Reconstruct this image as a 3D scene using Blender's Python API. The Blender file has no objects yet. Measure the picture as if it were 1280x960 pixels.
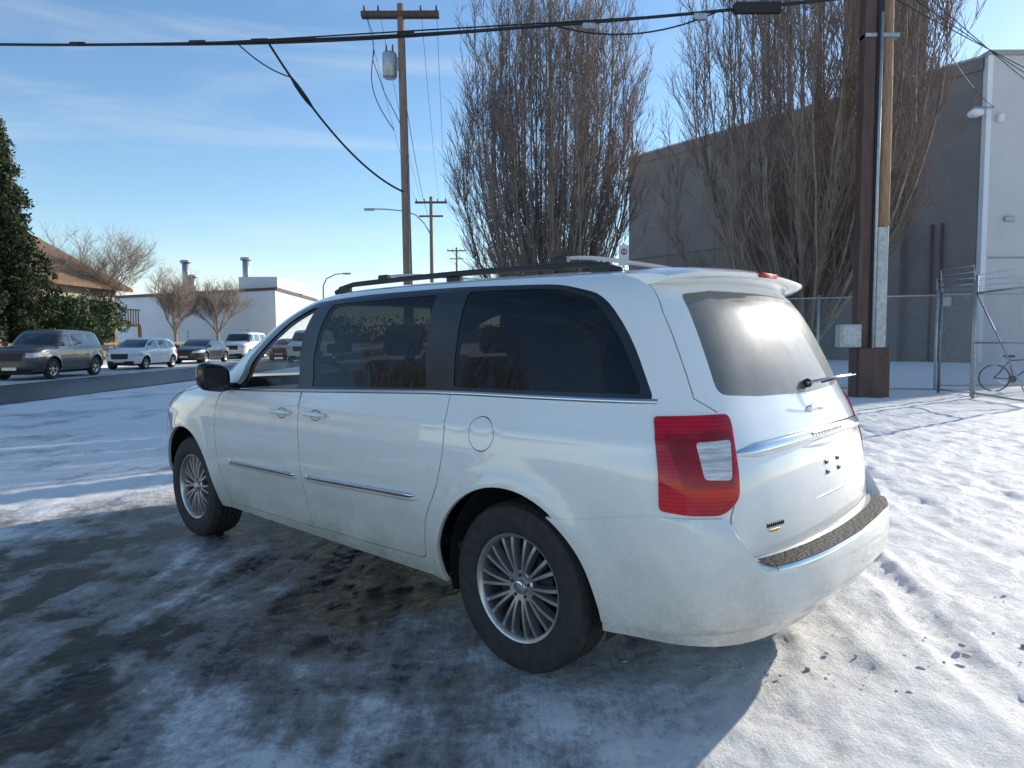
import bpy, bmesh, math, random
import numpy as np
from mathutils import Vector, Matrix
from mathutils.geometry import delaunay_2d_cdt
random.seed(7); rng=np.random.default_rng(7)
scene=bpy.context.scene
scene.view_settings.view_transform='Standard'; scene.view_settings.look='None'; scene.view_settings.exposure=0
R=math.radians
# ------------------------------------------------------------ materials
def newmat(name):
    m=bpy.data.materials.new(name); m.use_nodes=True
    nt=m.node_tree; b=nt.nodes['Principled BSDF']; return m,nt,b
def N(nt,t,**kw):
    n=nt.nodes.new(t)
    for k,v in kw.items():
        if k in n.inputs: n.inputs[k].default_value=v
        else: setattr(n,k,v)
    return n
def L(nt,a,b): nt.links.new(a,b)
def ramp(nt,fac,stops):
    r=nt.nodes.new('ShaderNodeValToRGB'); e=r.color_ramp.elements
    while len(e)<len(stops): e.new(0.5)
    for i,(p,c) in enumerate(stops):
        e[i].position=p; e[i].color=(c[0],c[1],c[2],1) if hasattr(c,'__len__') else (c,c,c,1)
    L(nt,fac,r.inputs[0]); return r.outputs[0]
def mat(name,col,rough=.5,metal=0,noise=.15,scale=8,bump=0,coat=0,spec=.5,streak=None):
    m,nt,b=newmat(name)
    tc=N(nt,'ShaderNodeTexCoord'); mp=N(nt,'ShaderNodeMapping')
    if streak: mp.inputs['Scale'].default_value=streak
    L(nt,tc.outputs['Object'],mp.inputs[0])
    n=N(nt,'ShaderNodeTexNoise',Scale=scale,Detail=3.0,Roughness=.6); L(nt,mp.outputs[0],n.inputs['Vector'])
    c=np.array(col); c1=ramp(nt,n.outputs[0],[(.3,np.clip(c*(1-noise),0,1)),(.7,np.clip(c*(1+noise),0,1))])
    L(nt,c1,b.inputs['Base Color'])
    b.inputs['Roughness'].default_value=rough; b.inputs['Metallic'].default_value=metal
    b.inputs['Coat Weight'].default_value=coat; b.inputs['Specular IOR Level'].default_value=spec
    if coat: b.inputs['Coat Roughness'].default_value=.04
    if bump:
        bp=N(nt,'ShaderNodeBump',Strength=1.0,Distance=bump); L(nt,n.outputs[0],bp.inputs['Height']); L(nt,bp.outputs[0],b.inputs['Normal'])
    return m
def paint_white():
    m,nt,b=newmat('white_car_paint')
    tc=N(nt,'ShaderNodeTexCoord'); sp=N(nt,'ShaderNodeSeparateXYZ'); L(nt,tc.outputs['Object'],sp.inputs[0])
    n=N(nt,'ShaderNodeTexNoise',Scale=5.0,Detail=5.0,Roughness=.65); L(nt,tc.outputs['Object'],n.inputs['Vector'])
    n2=N(nt,'ShaderNodeTexNoise',Scale=60.0,Detail=3.0); L(nt,tc.outputs['Object'],n2.inputs['Vector'])
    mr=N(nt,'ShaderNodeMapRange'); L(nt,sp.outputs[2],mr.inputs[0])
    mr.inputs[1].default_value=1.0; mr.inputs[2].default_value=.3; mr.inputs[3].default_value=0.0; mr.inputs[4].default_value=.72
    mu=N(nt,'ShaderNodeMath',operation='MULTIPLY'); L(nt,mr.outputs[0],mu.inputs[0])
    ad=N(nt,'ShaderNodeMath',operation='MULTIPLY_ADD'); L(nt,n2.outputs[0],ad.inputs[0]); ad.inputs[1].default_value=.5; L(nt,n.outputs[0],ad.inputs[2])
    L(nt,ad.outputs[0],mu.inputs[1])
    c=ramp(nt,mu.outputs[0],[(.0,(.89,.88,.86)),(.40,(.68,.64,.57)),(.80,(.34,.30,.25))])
    L(nt,c,b.inputs['Base Color'])
    rr=ramp(nt,mu.outputs[0],[(0,.18),(.6,.6)]); L(nt,rr,b.inputs['Roughness'])
    b.inputs['Coat Weight'].default_value=1.0; b.inputs['Coat Roughness'].default_value=.03
    return m
def glass(name,tint,dust=0.0,rough=.02,spec=1.0,dcol=(.5,.47,.42),drough=.38):
    m=bpy.data.materials.new(name); m.use_nodes=True; nt=m.node_tree; nt.nodes.remove(nt.nodes['Principled BSDF'])
    out=nt.nodes['Material Output']
    tr=N(nt,'ShaderNodeBsdfTransparent'); tr.inputs[0].default_value=(*tint,1)
    gl=N(nt,'ShaderNodeBsdfGlossy'); gl.inputs['Roughness'].default_value=rough; gl.inputs[0].default_value=(spec,spec,spec,1)
    # thin pane: same Fresnel from both sides
    ge=N(nt,'ShaderNodeNewGeometry'); ior=N(nt,'ShaderNodeMapRange'); L(nt,ge.outputs['Backfacing'],ior.inputs[0]); ior.inputs[3].default_value=1.5; ior.inputs[4].default_value=1/1.5
    fr=N(nt,'ShaderNodeFresnel'); L(nt,ior.outputs[0],fr.inputs[0])
    mx=N(nt,'ShaderNodeMixShader'); L(nt,fr.outputs[0],mx.inputs[0]); L(nt,tr.outputs[0],mx.inputs[1]); L(nt,gl.outputs[0],mx.inputs[2])
    o=mx.outputs[0]
    if dust>0:
        tc=N(nt,'ShaderNodeTexCoord'); n=N(nt,'ShaderNodeTexNoise',Scale=3.0,Detail=5.0,Roughness=.6); L(nt,tc.outputs['Object'],n.inputs['Vector'])
        fac=ramp(nt,n.outputs[0],[(.25,dust*.6),(.75,dust*1.3)])
        d=N(nt,'ShaderNodeBsdfPrincipled'); d.inputs['Base Color'].default_value=(*dcol,1); d.inputs['Roughness'].default_value=drough
        m2=N(nt,'ShaderNodeMixShader'); L(nt,fac,m2.inputs[0]); L(nt,o,m2.inputs[1]); L(nt,d.outputs[0],m2.inputs[2]); o=m2.outputs[0]
    L(nt,o,out.inputs[0]); return m
M={}
M['paint']=paint_white()
M['black']=mat('gloss_black_trim',(.012,.012,.014),.18,coat=.4)
M['plastic']=mat('black_plastic',(.025,.025,.027),.55)
M['rubber']=mat('tyre_rubber',(.030,.028,.027),.78,noise=.35,scale=20,bump=.002)
M['liner']=mat('wheel_liner',(.02,.02,.02),.9)
M['chrome']=mat('chrome',(.66,.66,.67),.10,metal=1,noise=.03)
M['alloy']=mat('alloy_wheel',(.50,.48,.46),.32,metal=.85,noise=.12,scale=25)
M['darkmetal']=mat('dark_metal',(.05,.05,.05),.5,metal=.6)
M['tint']=glass('tinted_glass',(.04,.043,.045),dust=.010,spec=.8)
M['clear']=glass('clear_glass',(.88,.92,.90),dust=.01,spec=.7)
M['rearglass']=glass('rear_glass',(.10,.10,.10),dust=.30,rough=.085,spec=1.0,drough=.34)
M['seat']=mat('seat_cloth',(.045,.042,.04),.8)
M['silver']=mat('silver_trim',(.5,.5,.5),.3,metal=.8,noise=.05)
M['white_lens']=mat('white_lens',(.58,.55,.55),.10,noise=.40,scale=9,coat=1,streak=(1,1,9))
def lensmat(name,a,b_,sc):
    m,nt,b=newmat(name)
    tc=N(nt,'ShaderNodeTexCoord'); w=N(nt,'ShaderNodeTexWave',Scale=sc,Distortion=0.1); w.bands_direction='Z'
    L(nt,tc.outputs['Object'],w.inputs['Vector'])
    n=N(nt,'ShaderNodeTexNoise',Scale=6.0,Detail=2.0); L(nt,tc.outputs['Object'],n.inputs['Vector'])
    mx=N(nt,'ShaderNodeMath',operation='MULTIPLY_ADD'); L(nt,w.outputs[1],mx.inputs[0]); mx.inputs[1].default_value=.22; L(nt,n.outputs[0],mx.inputs[2])
    c=ramp(nt,mx.outputs[0],[(.35,a),(.8,b_)]); L(nt,c,b.inputs['Base Color'])
    b.inputs['Roughness'].default_value=.5; b.inputs['Specular IOR Level'].default_value=.1;b.inputs['Coat Weight'].default_value=.8; b.inputs['Coat Roughness'].default_value=.02
    return m
M['red']=lensmat('red_tail_lens',(.30,.001,.008),(.64,.003,.020),22.0)
def padmat():
    m,nt,b=newmat('tread_pad')
    tc=N(nt,'ShaderNodeTexCoord'); v=N(nt,'ShaderNodeTexVoronoi',Scale=62.0); L(nt,tc.outputs['Object'],v.inputs['Vector'])
    c=ramp(nt,v.outputs['Distance'],[(.15,(.045,.041,.037)),(.5,(.015,.014,.013))]); L(nt,c,b.inputs['Base Color'])
    bp=N(nt,'ShaderNodeBump',Strength=.8,Distance=.003); bp.invert=True; L(nt,v.outputs['Distance'],bp.inputs['Height']); L(nt,bp.outputs[0],b.inputs['Normal'])
    b.inputs['Roughness'].default_value=.65; b.inputs['Specular IOR Level'].default_value=.2; return m
M['pad']=padmat()
# ------------------------------------------------------------ builder
class MB:
    def __init__(s): s.v=[];s.f=[];s.m=[];s.mats=[];s.sm=[]
    def mi(s,m):
        if m not in s.mats: s.mats.append(m)
        return s.mats.index(m)
    def add(s,v,f,m,smooth=False):
        o=len(s.v); s.v.extend([tuple(map(float,p)) for p in v]); k=s.mi(m)
        for q in f: s.f.append(tuple(int(i)+o for i in q)); s.m.append(k); s.sm.append(smooth)
    def box(s,a,b,m,bev=0,rot=None,smooth=False):
        a=np.array(a,float);b=np.array(b,float);c=(a+b)/2;d=(b-a)
        bm=bmesh.new(); bmesh.ops.create_cube(bm,size=1)
        bmesh.ops.scale(bm,vec=Vector(d),verts=bm.verts)
        if bev: bmesh.ops.bevel(bm,geom=bm.edges[:],offset=bev,segments=3 if smooth else 1,affect='EDGES',profile=.5)
        if rot is not None: bmesh.ops.transform(bm,matrix=rot.to_4x4(),verts=bm.verts)
        bmesh.ops.translate(bm,vec=Vector(c),verts=bm.verts)
        bm.verts.index_update()
        s.add([v.co[:] for v in bm.verts],[[v.index for v in f.verts] for f in bm.faces],m,smooth); bm.free()
    def tube(s,pts,rad,m,n=6,smooth=True,cap=True):
        pts=np.array(pts,float); k=len(pts); rad=np.broadcast_to(np.array(rad,float),(k,))
        T=np.gradient(pts,axis=0); T/=np.linalg.norm(T,axis=1)[:,None]+1e-12
        a=np.array([0,0,1.]) if abs(T[0][2])<.9 else np.array([1.,0,0])
        A=np.cross(T,a); A/=np.linalg.norm(A,axis=1)[:,None]+1e-12; B=np.cross(T,A)
        th=np.arange(n)*2*math.pi/n
        V=pts[:,None]+rad[:,None,None]*(np.cos(th)[None,:,None]*A[:,None]+np.sin(th)[None,:,None]*B[:,None])
        V=V.reshape(-1,3); F=[]
        for i in range(k-1):
            for j in range(n):
                j2=(j+1)%n; F.append((i*n+j,i*n+j2,(i+1)*n+j2,(i+1)*n+j))
        if cap: F.append(tuple(range(n-1,-1,-1))); F.append(tuple((k-1)*n+j for j in range(n)))
        s.add(V,F,m,smooth)
    def lathe(s,prof,m,c=(0,0,0),axis='y',n=48,smooth=True,a0=0,a1=2*math.pi):
        full=abs(a1-a0-2*math.pi)<1e-6
        k=n if full else n+1; V=[]
        for i in range(k):
            t=a0+(a1-a0)*i/n
            for r,h in prof:
                if axis=='y': V.append((c[0]+r*math.cos(t),c[1]+h,c[2]+r*math.sin(t)))
                else: V.append((c[0]+r*math.cos(t),c[1]+r*math.sin(t),c[2]+h))
        p=len(prof);F=[]
        for i in range(n):
            i2=(i+1)%k
            for j in range(p-1):
                q=(i*p+j,i*p+j+1,i2*p+j+1,i2*p+j)
                F.append(q if axis=='y' else q[::-1])
        s.add(V,F,m,smooth)
    def quad(s,p,m): s.add(p,[list(range(len(p)))],m)
    def make(s,name,parent=None,loc=None,rotz=None,fix=False,sharp=None):
        me=bpy.data.meshes.new(name); me.from_pydata(s.v,[],s.f)
        for m in s.mats: me.materials.append(m)
        me.polygons.foreach_set('material_index',s.m); me.polygons.foreach_set('use_smooth',s.sm)
        me.update()
        if fix:
            bm=bmesh.new(); bm.from_mesh(me); bmesh.ops.recalc_face_normals(bm,faces=bm.faces); bm.to_mesh(me); bm.free()
        if sharp: me.set_sharp_from_angle(angle=R(sharp))
        o=bpy.data.objects.new(name,me); scene.collection.objects.link(o)
        if parent: o.parent=parent
        if loc is not None: o.location=loc
        if rotz is not None: o.rotation_euler=(0,0,rotz)
        return o
def fastmesh(name,V,Q,m,parent=None,loc=None,smooth=True):
    me=bpy.data.meshes.new(name)
    me.vertices.add(len(V));me.vertices.foreach_set('co',np.asarray(V,np.float32).ravel())
    me.loops.add(Q.size);me.loops.foreach_set('vertex_index',Q.ravel().astype(np.int32))
    k=Q.shape[1];me.polygons.add(len(Q));me.polygons.foreach_set('loop_start',np.arange(len(Q),dtype=np.int32)*k);me.polygons.foreach_set('loop_total',np.full(len(Q),k,np.int32))
    me.polygons.foreach_set('use_smooth',np.full(len(Q),smooth,bool));me.update();me.validate();me.materials.append(m)
    o=bpy.data.objects.new(name,me);scene.collection.objects.link(o)
    if parent: o.parent=parent
    if loc is not None: o.location=loc
    return o
def empty(name,loc=(0,0,0),rotz=0):
    o=bpy.data.objects.new(name,None); scene.collection.objects.link(o); o.location=loc; o.rotation_euler=(0,0,rotz); o.empty_display_size=.2; return o
# ------------------------------------------------------------ surface maths
def pchip(x,y,m0=None,m1=None):
    x=np.array(x,float);y=np.array(y,float);h=np.diff(x);dl=np.diff(y)/h;n=len(x);m=np.zeros(n)
    for i in range(1,n-1):
        if dl[i-1]*dl[i]>0:
            w1=2*h[i]+h[i-1];w2=h[i]+2*h[i-1];m[i]=(w1+w2)/(w1/dl[i-1]+w2/dl[i])
    m[0]=dl[0] if m0 is None else m0; m[-1]=dl[-1] if m1 is None else m1
    def f(t):
        t=np.clip(np.asarray(t,float),x[0],x[-1]); k=np.clip(np.searchsorted(x,t,side='right')-1,0,n-2)
        s=(t-x[k])/h[k]
        return (2*s**3-3*s**2+1)*y[k]+(s**3-2*s**2+s)*h[k]*m[k]+(-2*s**3+3*s**2)*y[k+1]+(s**3-s**2)*h[k]*m[k+1]
    return f
def sm(a,b,t):
    t=np.clip((np.asarray(t,float)-a)/(b-a),0,1); return t*t*(3-2*t)
class Surf:
    def __init__(s,base,prof,kind='van',wheels=(0,3.078),wr=.36,flare=.018,crown=(.9,1.6,.03,1.5)):
        b=np.array(base,float); U=np.concatenate([[0],np.cumsum(np.hypot(*np.diff(b,axis=0).T))])
        s.U1=U[-1]; s.BX=pchip(U,b[:,0],0,0); s.BY=pchip(U,b[:,1])
        p=np.array(prof,float); V=np.concatenate([[0],np.cumsum(np.hypot(np.diff(p[:,0]),np.diff(p[:,1])))])
        s.V1=V[-1]; s.Z=pchip(V,p[:,0],None,0); s.W=pchip(V,p[:,1]); s.Rr=pchip(V,p[:,2]); s.F=pchip(V,p[:,3])
        s.x0=b[0,0]; s.x1=b[-1,0]; s.kind=kind; s.wheels=wheels; s.wr=wr; s.flare=flare; s.crown=crown
        s.tu=np.linspace(0,s.U1,1200); s.tv=np.linspace(0,s.V1,1500)
        k=np.argmax(s.BY(s.tu)); s.ku=k
    def S(s,U,V):
        bx=s.BX(U);by=s.BY(U);z=s.Z(V);w=s.W(V)
        if s.kind=='van': x=bx+(s.Rr(V)-s.x0)*sm(0,1,-bx/(-s.x0))
        else: x=bx+np.minimum(bx,0)*(s.Rr(V)/s.x0-1)
        x=x+np.maximum(bx,0)*(s.F(V)/s.x1-1)
        y=by*w
        k=sm(.85,.95,by)
        for wx in s.wheels:
            r=np.hypot(x-wx,z-s.wr); y=y+k*s.flare*np.exp(-((r-s.wr-.07)/.07)**2)
        a,c=s.wheels[0]+.5,s.wheels[1]-.5
        y=y-k*.012*np.exp(-((z-.5)/.08)**2)*sm(a-.05,a+.15,x)*(1-sm(c-.15,c+.05,x))
        if s.kind=='van': y=y+k*.006*np.exp(-((z-1.035)/.022)**2)
        cx,cl,cd,cz=s.crown
        z=z-cd*((x-cx)/cl)**2*sm(cz,cz+.15,z)
        return np.stack([x,y,z],-1)
    def Nn(s,U,V):
        e=2e-3
        du=s.S(np.clip(U+e,0,s.U1),V)-s.S(np.clip(U-e,0,s.U1),V)
        V0=np.clip(V,0,s.V1-.02)
        dv=s.S(U,np.clip(V0+e,0,s.V1))-s.S(U,np.clip(V0-e,0,s.V1))
        n=np.cross(dv,du); l=np.linalg.norm(n,axis=-1,keepdims=True); n=n/np.maximum(l,1e-12)
        at=(np.asarray(U)<1e-6); 
        if n.ndim==2: n[at,1]=0; n[np.asarray(U)>s.U1-1e-6,1]=0; n/=np.maximum(np.linalg.norm(n,axis=-1,keepdims=True),1e-9)
        return n
    def Vz(s,z): 
        zz=s.Z(s.tv); return float(np.interp(z,zz,s.tv))
    def side(s,x,z):
        V=s.Vz(z); xs=s.S(s.tu,np.full_like(s.tu,V))[:,0]; return (float(np.interp(x,xs,s.tu)),V)
    def rear(s,y,z):
        V=s.Vz(z); ys=s.BY(s.tu[:s.ku+1]); return (float(np.interp(y/s.W(V),ys,s.tu[:s.ku+1])),V)
    def front(s,by,z):
        V=s.Vz(z); ys=s.BY(s.tu[s.ku:])[::-1]; return (float(np.interp(by,ys,s.tu[s.ku:][::-1])),V)
def rnd(poly,r,n=5):
    out=[];k=len(poly);rr=r if hasattr(r,'__len__') else [r]*k
    for i in range(k):
        p=np.array(poly[i]);a=np.array(poly[i-1]);b=np.array(poly[(i+1)%k]);q=rr[i]
        if q<=0: out.append(tuple(p)); continue
        la=np.linalg.norm(a-p);lb=np.linalg.norm(b-p);q1=min(q,la*.45);q2=min(q,lb*.45)
        A=p+(a-p)/la*q1;B=p+(b-p)/lb*q2
        for t in np.linspace(0,1,n): out.append(tuple((1-t)**2*A+2*t*(1-t)*p+t*t*B))
    return out
def dens(poly,st,closed=True):
    out=[];k=len(poly)
    for i in range(k if closed else k-1):
        a=np.array(poly[i],float);b=np.array(poly[(i+1)%k],float);n=max(1,int(np.ceil(np.linalg.norm(b-a)/st)))
        for j in range(n): out.append(tuple(a+(b-a)*j/n))
    if not closed: out.append(tuple(poly[-1]))
    return out
def pip(P,poly):
    x,y=P[:,0],P[:,1];ins=np.zeros(len(P),bool);q=np.array(poly);j=len(q)-1
    for i in range(len(q)):
        xi,yi=q[i];xj,yj=q[j]
        c=((yi>y)!=(yj>y))&(x<(xj-xi)*(y-yi)/((yj-yi) if yj!=yi else 1e-12)+xi); ins^=c; j=i
    return ins
def strip(line,w):
    L_=np.array(line,float);T=np.gradient(L_,axis=0);T/=np.linalg.norm(T,axis=1)[:,None];Nn=np.stack([-T[:,1],T[:,0]],1)
    return [tuple(p) for p in L_+Nn*w/2]+[tuple(p) for p in (L_-Nn*w/2)[::-1]]
def triangulate(S,loops,gu,gv):
    vs=[];es=[]
    for lp in loops:
        lp=[(min(max(u,0),S.U1),min(max(v,0),S.V1)) for u,v in lp]
        o=len(vs);vs+=lp;es+=[(o+i,o+(i+1)%len(lp)) for i in range(len(lp))]
    fp=np.array(vs) if vs else np.zeros((0,2))
    us=np.linspace(0,S.U1,int(S.U1/gu)+1);v_=np.linspace(0,S.V1,int(S.V1/gv)+1)
    G=np.stack(np.meshgrid(us,v_),-1).reshape(-1,2)
    keep=np.ones(len(G),bool)
    bd=(G[:,0]<1e-9)|(G[:,0]>S.U1-1e-9)|(G[:,1]<1e-9)|(G[:,1]>S.V1-1e-9)
    for i in range(0,len(G),500):
        if len(fp): d=np.min(np.hypot(G[i:i+500,None,0]-fp[None,:,0],G[i:i+500,None,1]-fp[None,:,1]),axis=1); keep[i:i+500]=(d>min(gu,gv)*.35)
    G=G[keep|bd]
    allv=[Vector(p) for p in vs]+[Vector(p) for p in G]
    rv,re_,rf,_,_,_=delaunay_2d_cdt(allv,es,[],0,1e-5)
    P=np.array([v[:] for v in rv]);T=np.array([f[:] for f in rf])
    a,b,c=P[T[:,0]],P[T[:,1]],P[T[:,2]]
    ar=((b[:,0]-a[:,0])*(c[:,1]-a[:,1])-(c[:,0]-a[:,0])*(b[:,1]-a[:,1]))
    T[ar<0]=T[ar<0][:,::-1]; T=T[np.abs(ar)>1e-10]
    return P,T
def patch(S,P,T,name,parent,mats,mi,off=0.0,flange=0.0,skipb=True):
    used,inv=np.unique(T.ravel(),return_inverse=True);t=inv.reshape(-1,3)[:,::-1]
    U,V=P[used,0],P[used,1];X=S.S(U,V);Nm=S.Nn(U,V);X=X+Nm*off
    faces=[tuple(q) for q in t];ln=[Nm[q] for q in t]
    mi=[int(q) for q in mi]
    X=list(X)
    if flange:
        cnt={}
        for fi,q in enumerate(faces):
            for i in range(3):
                a,b=q[i],q[(i+1)%3];k=(min(a,b),max(a,b));cnt[k]=None if k in cnt else (a,b,mi[fi])
        low={}
        for k,e in cnt.items():
            if e is None: continue
            a,b,mm=e
            ub=(U[a]+U[b])/2;vb=(V[a]+V[b])/2
            if skipb and (ub<1e-6 or ub>S.U1-1e-6 or vb>S.V1-1e-6): continue
            for q in (a,b):
                if q not in low: low[q]=len(X);X.append(X[q]-Nm[q]*flange)
            faces.append((b,a,low[a],low[b]));mi.append(mm);ln.append(None)
    X=np.array(X)
    loopn=[]
    for q,l in zip(faces,ln):
        if l is None:
            nn=np.cross(X[q[1]]-X[q[0]],X[q[2]]-X[q[0]]);nn=nn/(np.linalg.norm(nn)+1e-12);loopn+=[nn]*4
        else: loopn+=list(l)
    loopn=np.array(loopn)
    for sgn in (1,-1):
        Y=X.copy();ff=faces;lm=loopn.copy()
        if sgn<0:
            Y[:,1]*=-1; ff=[tuple(q[::-1]) for q in faces]; lm[:,1]*=-1
            o=0;r=[]
            for q in faces: k=len(q);r.append(lm[o:o+k][::-1]);o+=k
            lm=np.concatenate(r)
        me=bpy.data.meshes.new(name);me.from_pydata([tuple(p) for p in Y],[],ff)
        for m in mats: me.materials.append(m)
        me.polygons.foreach_set('material_index',mi);me.polygons.foreach_set('use_smooth',[True]*len(ff));me.update()
        me.normals_split_custom_set([tuple(v) for v in lm])
        o=bpy.data.objects.new(name,me);scene.collection.objects.link(o);o.parent=parent
# ------------------------------------------------------------ wheel
def wheel(mb,cx,cy,sgn,r=.36,w=.225,rim=.228,cz=None,n=64,detail=True,spokes=10):
    cz=r if cz is None else cz
    t=MB()
    pr=[(rim-.01,-.02),(rim+.004,0),(rim+.02,.006),(rim+.06,.012),(r-.045,.010),(r-.018,.0),(r-.004,-.022),(r,-.04)]
    for k in range(4):
        y0=-.04-(w-.08)*(k+.35)/4.4
        if detail: pr+=[(r,y0-.002),(r-.009,y0-.004),(r-.009,y0-.012),(r,y0-.014)]
    pr+=[(r,-w+.04),(r-.006,-w+.02),(r-.03,-w+.004),(rim,-w)]
    t.lathe(pr,M['rubber'],n=n)
    if detail:
        t.lathe([(.0,-.095),(.10,-.095),(.14,-.11),(.15,-.12),(rim-.02,-.13),(rim-.02,-w)],M['liner'],n=n)
        t.lathe([(.06,-.07),(.15,-.07),(.15,-.085)],M['darkmetal'],n=n)
        t.lathe([(rim-.018,-.12),(rim-.018,-.022),(rim-.012,-.010),(rim-.004,-.004),(rim+.001,-.003),(rim+.003,-.012)],M['alloy'],n=n)
        t.lathe([(0,-.020),(.028,-.020),(.032,-.024),(.034,-.034),(.06,-.030),(.068,-.036),(.07,-.06)],M['alloy'],n=32)
        t.lathe([(0,-.018),(.02,-.018),(.024,-.0195)],M['chrome'],n=24)
        for k in range(5):
            a=2*math.pi*k/5+.3; t.lathe([(0,-.027),(.007,-.027),(.008,-.036)],M['darkmetal'],c=(.048*math.cos(a),0,.048*math.sin(a)),n=8)
        for k in range(spokes):
            for s2 in (-1,1):
                a0=2*math.pi*k/spokes+s2*.075; a1=2*math.pi*k/spokes+s2*.135
                V=[];nst=5
                for i in range(nst):
                    q=i/(nst-1);rr=.05+(rim-.018-.05)*q;a=a0+(a1-a0)*q**.7
                    c=np.array([rr*math.cos(a),rr*math.sin(a)]);tn=np.array([-math.sin(a),math.cos(a)])
                    hw=.0095+.004*q;yt=-.030+.012*math.sin(q*math.pi*.8);
                    for (o,dy) in ((-hw,-.034),(-hw*.55,0),(hw*.55,0),(hw,-.034)):
                        V.append((c[0]+tn[0]*o,yt+dy,c[1]+tn[1]*o))
                F=[]
                for i in range(nst-1):
                    for j in range(3): F.append((i*4+j,i*4+j+1,i*4+j+5,i*4+j+4))
                t.add(V,F,M['alloy'])
    else:
        t.lathe([(0,-.02),(.05,-.02),(.06,-.035),(rim-.03,-.03),(rim,-.01)],M['alloy'],n=20)
        for k in range(6):
            a=2*math.pi*(k+.5)/6
            t.add([((.08)*math.cos(a-.3),-.022,.08*math.sin(a-.3)),((rim-.04)*math.cos(a-.25),-.016,(rim-.04)*math.sin(a-.25)),((rim-.04)*math.cos(a+.25),-.016,(rim-.04)*math.sin(a+.25)),((.08)*math.cos(a+.3),-.022,.08*math.sin(a+.3))],[(0,1,2,3)],M['liner'])
    V=np.array(t.v); V[:,1]*=sgn
    V+=np.array([cx,cy*sgn,cz])
    for i,m in enumerate(t.mats): mb.mi(m)
    o=len(mb.v); mb.v.extend([tuple(p) for p in V])
    for f,mm,s_ in zip(t.f,t.m,t.sm):
        q=tuple(i+o for i in f); mb.f.append(q[::-1] if sgn<0 else q); mb.m.append(mb.mi(t.mats[mm])); mb.sm.append(s_)
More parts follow.
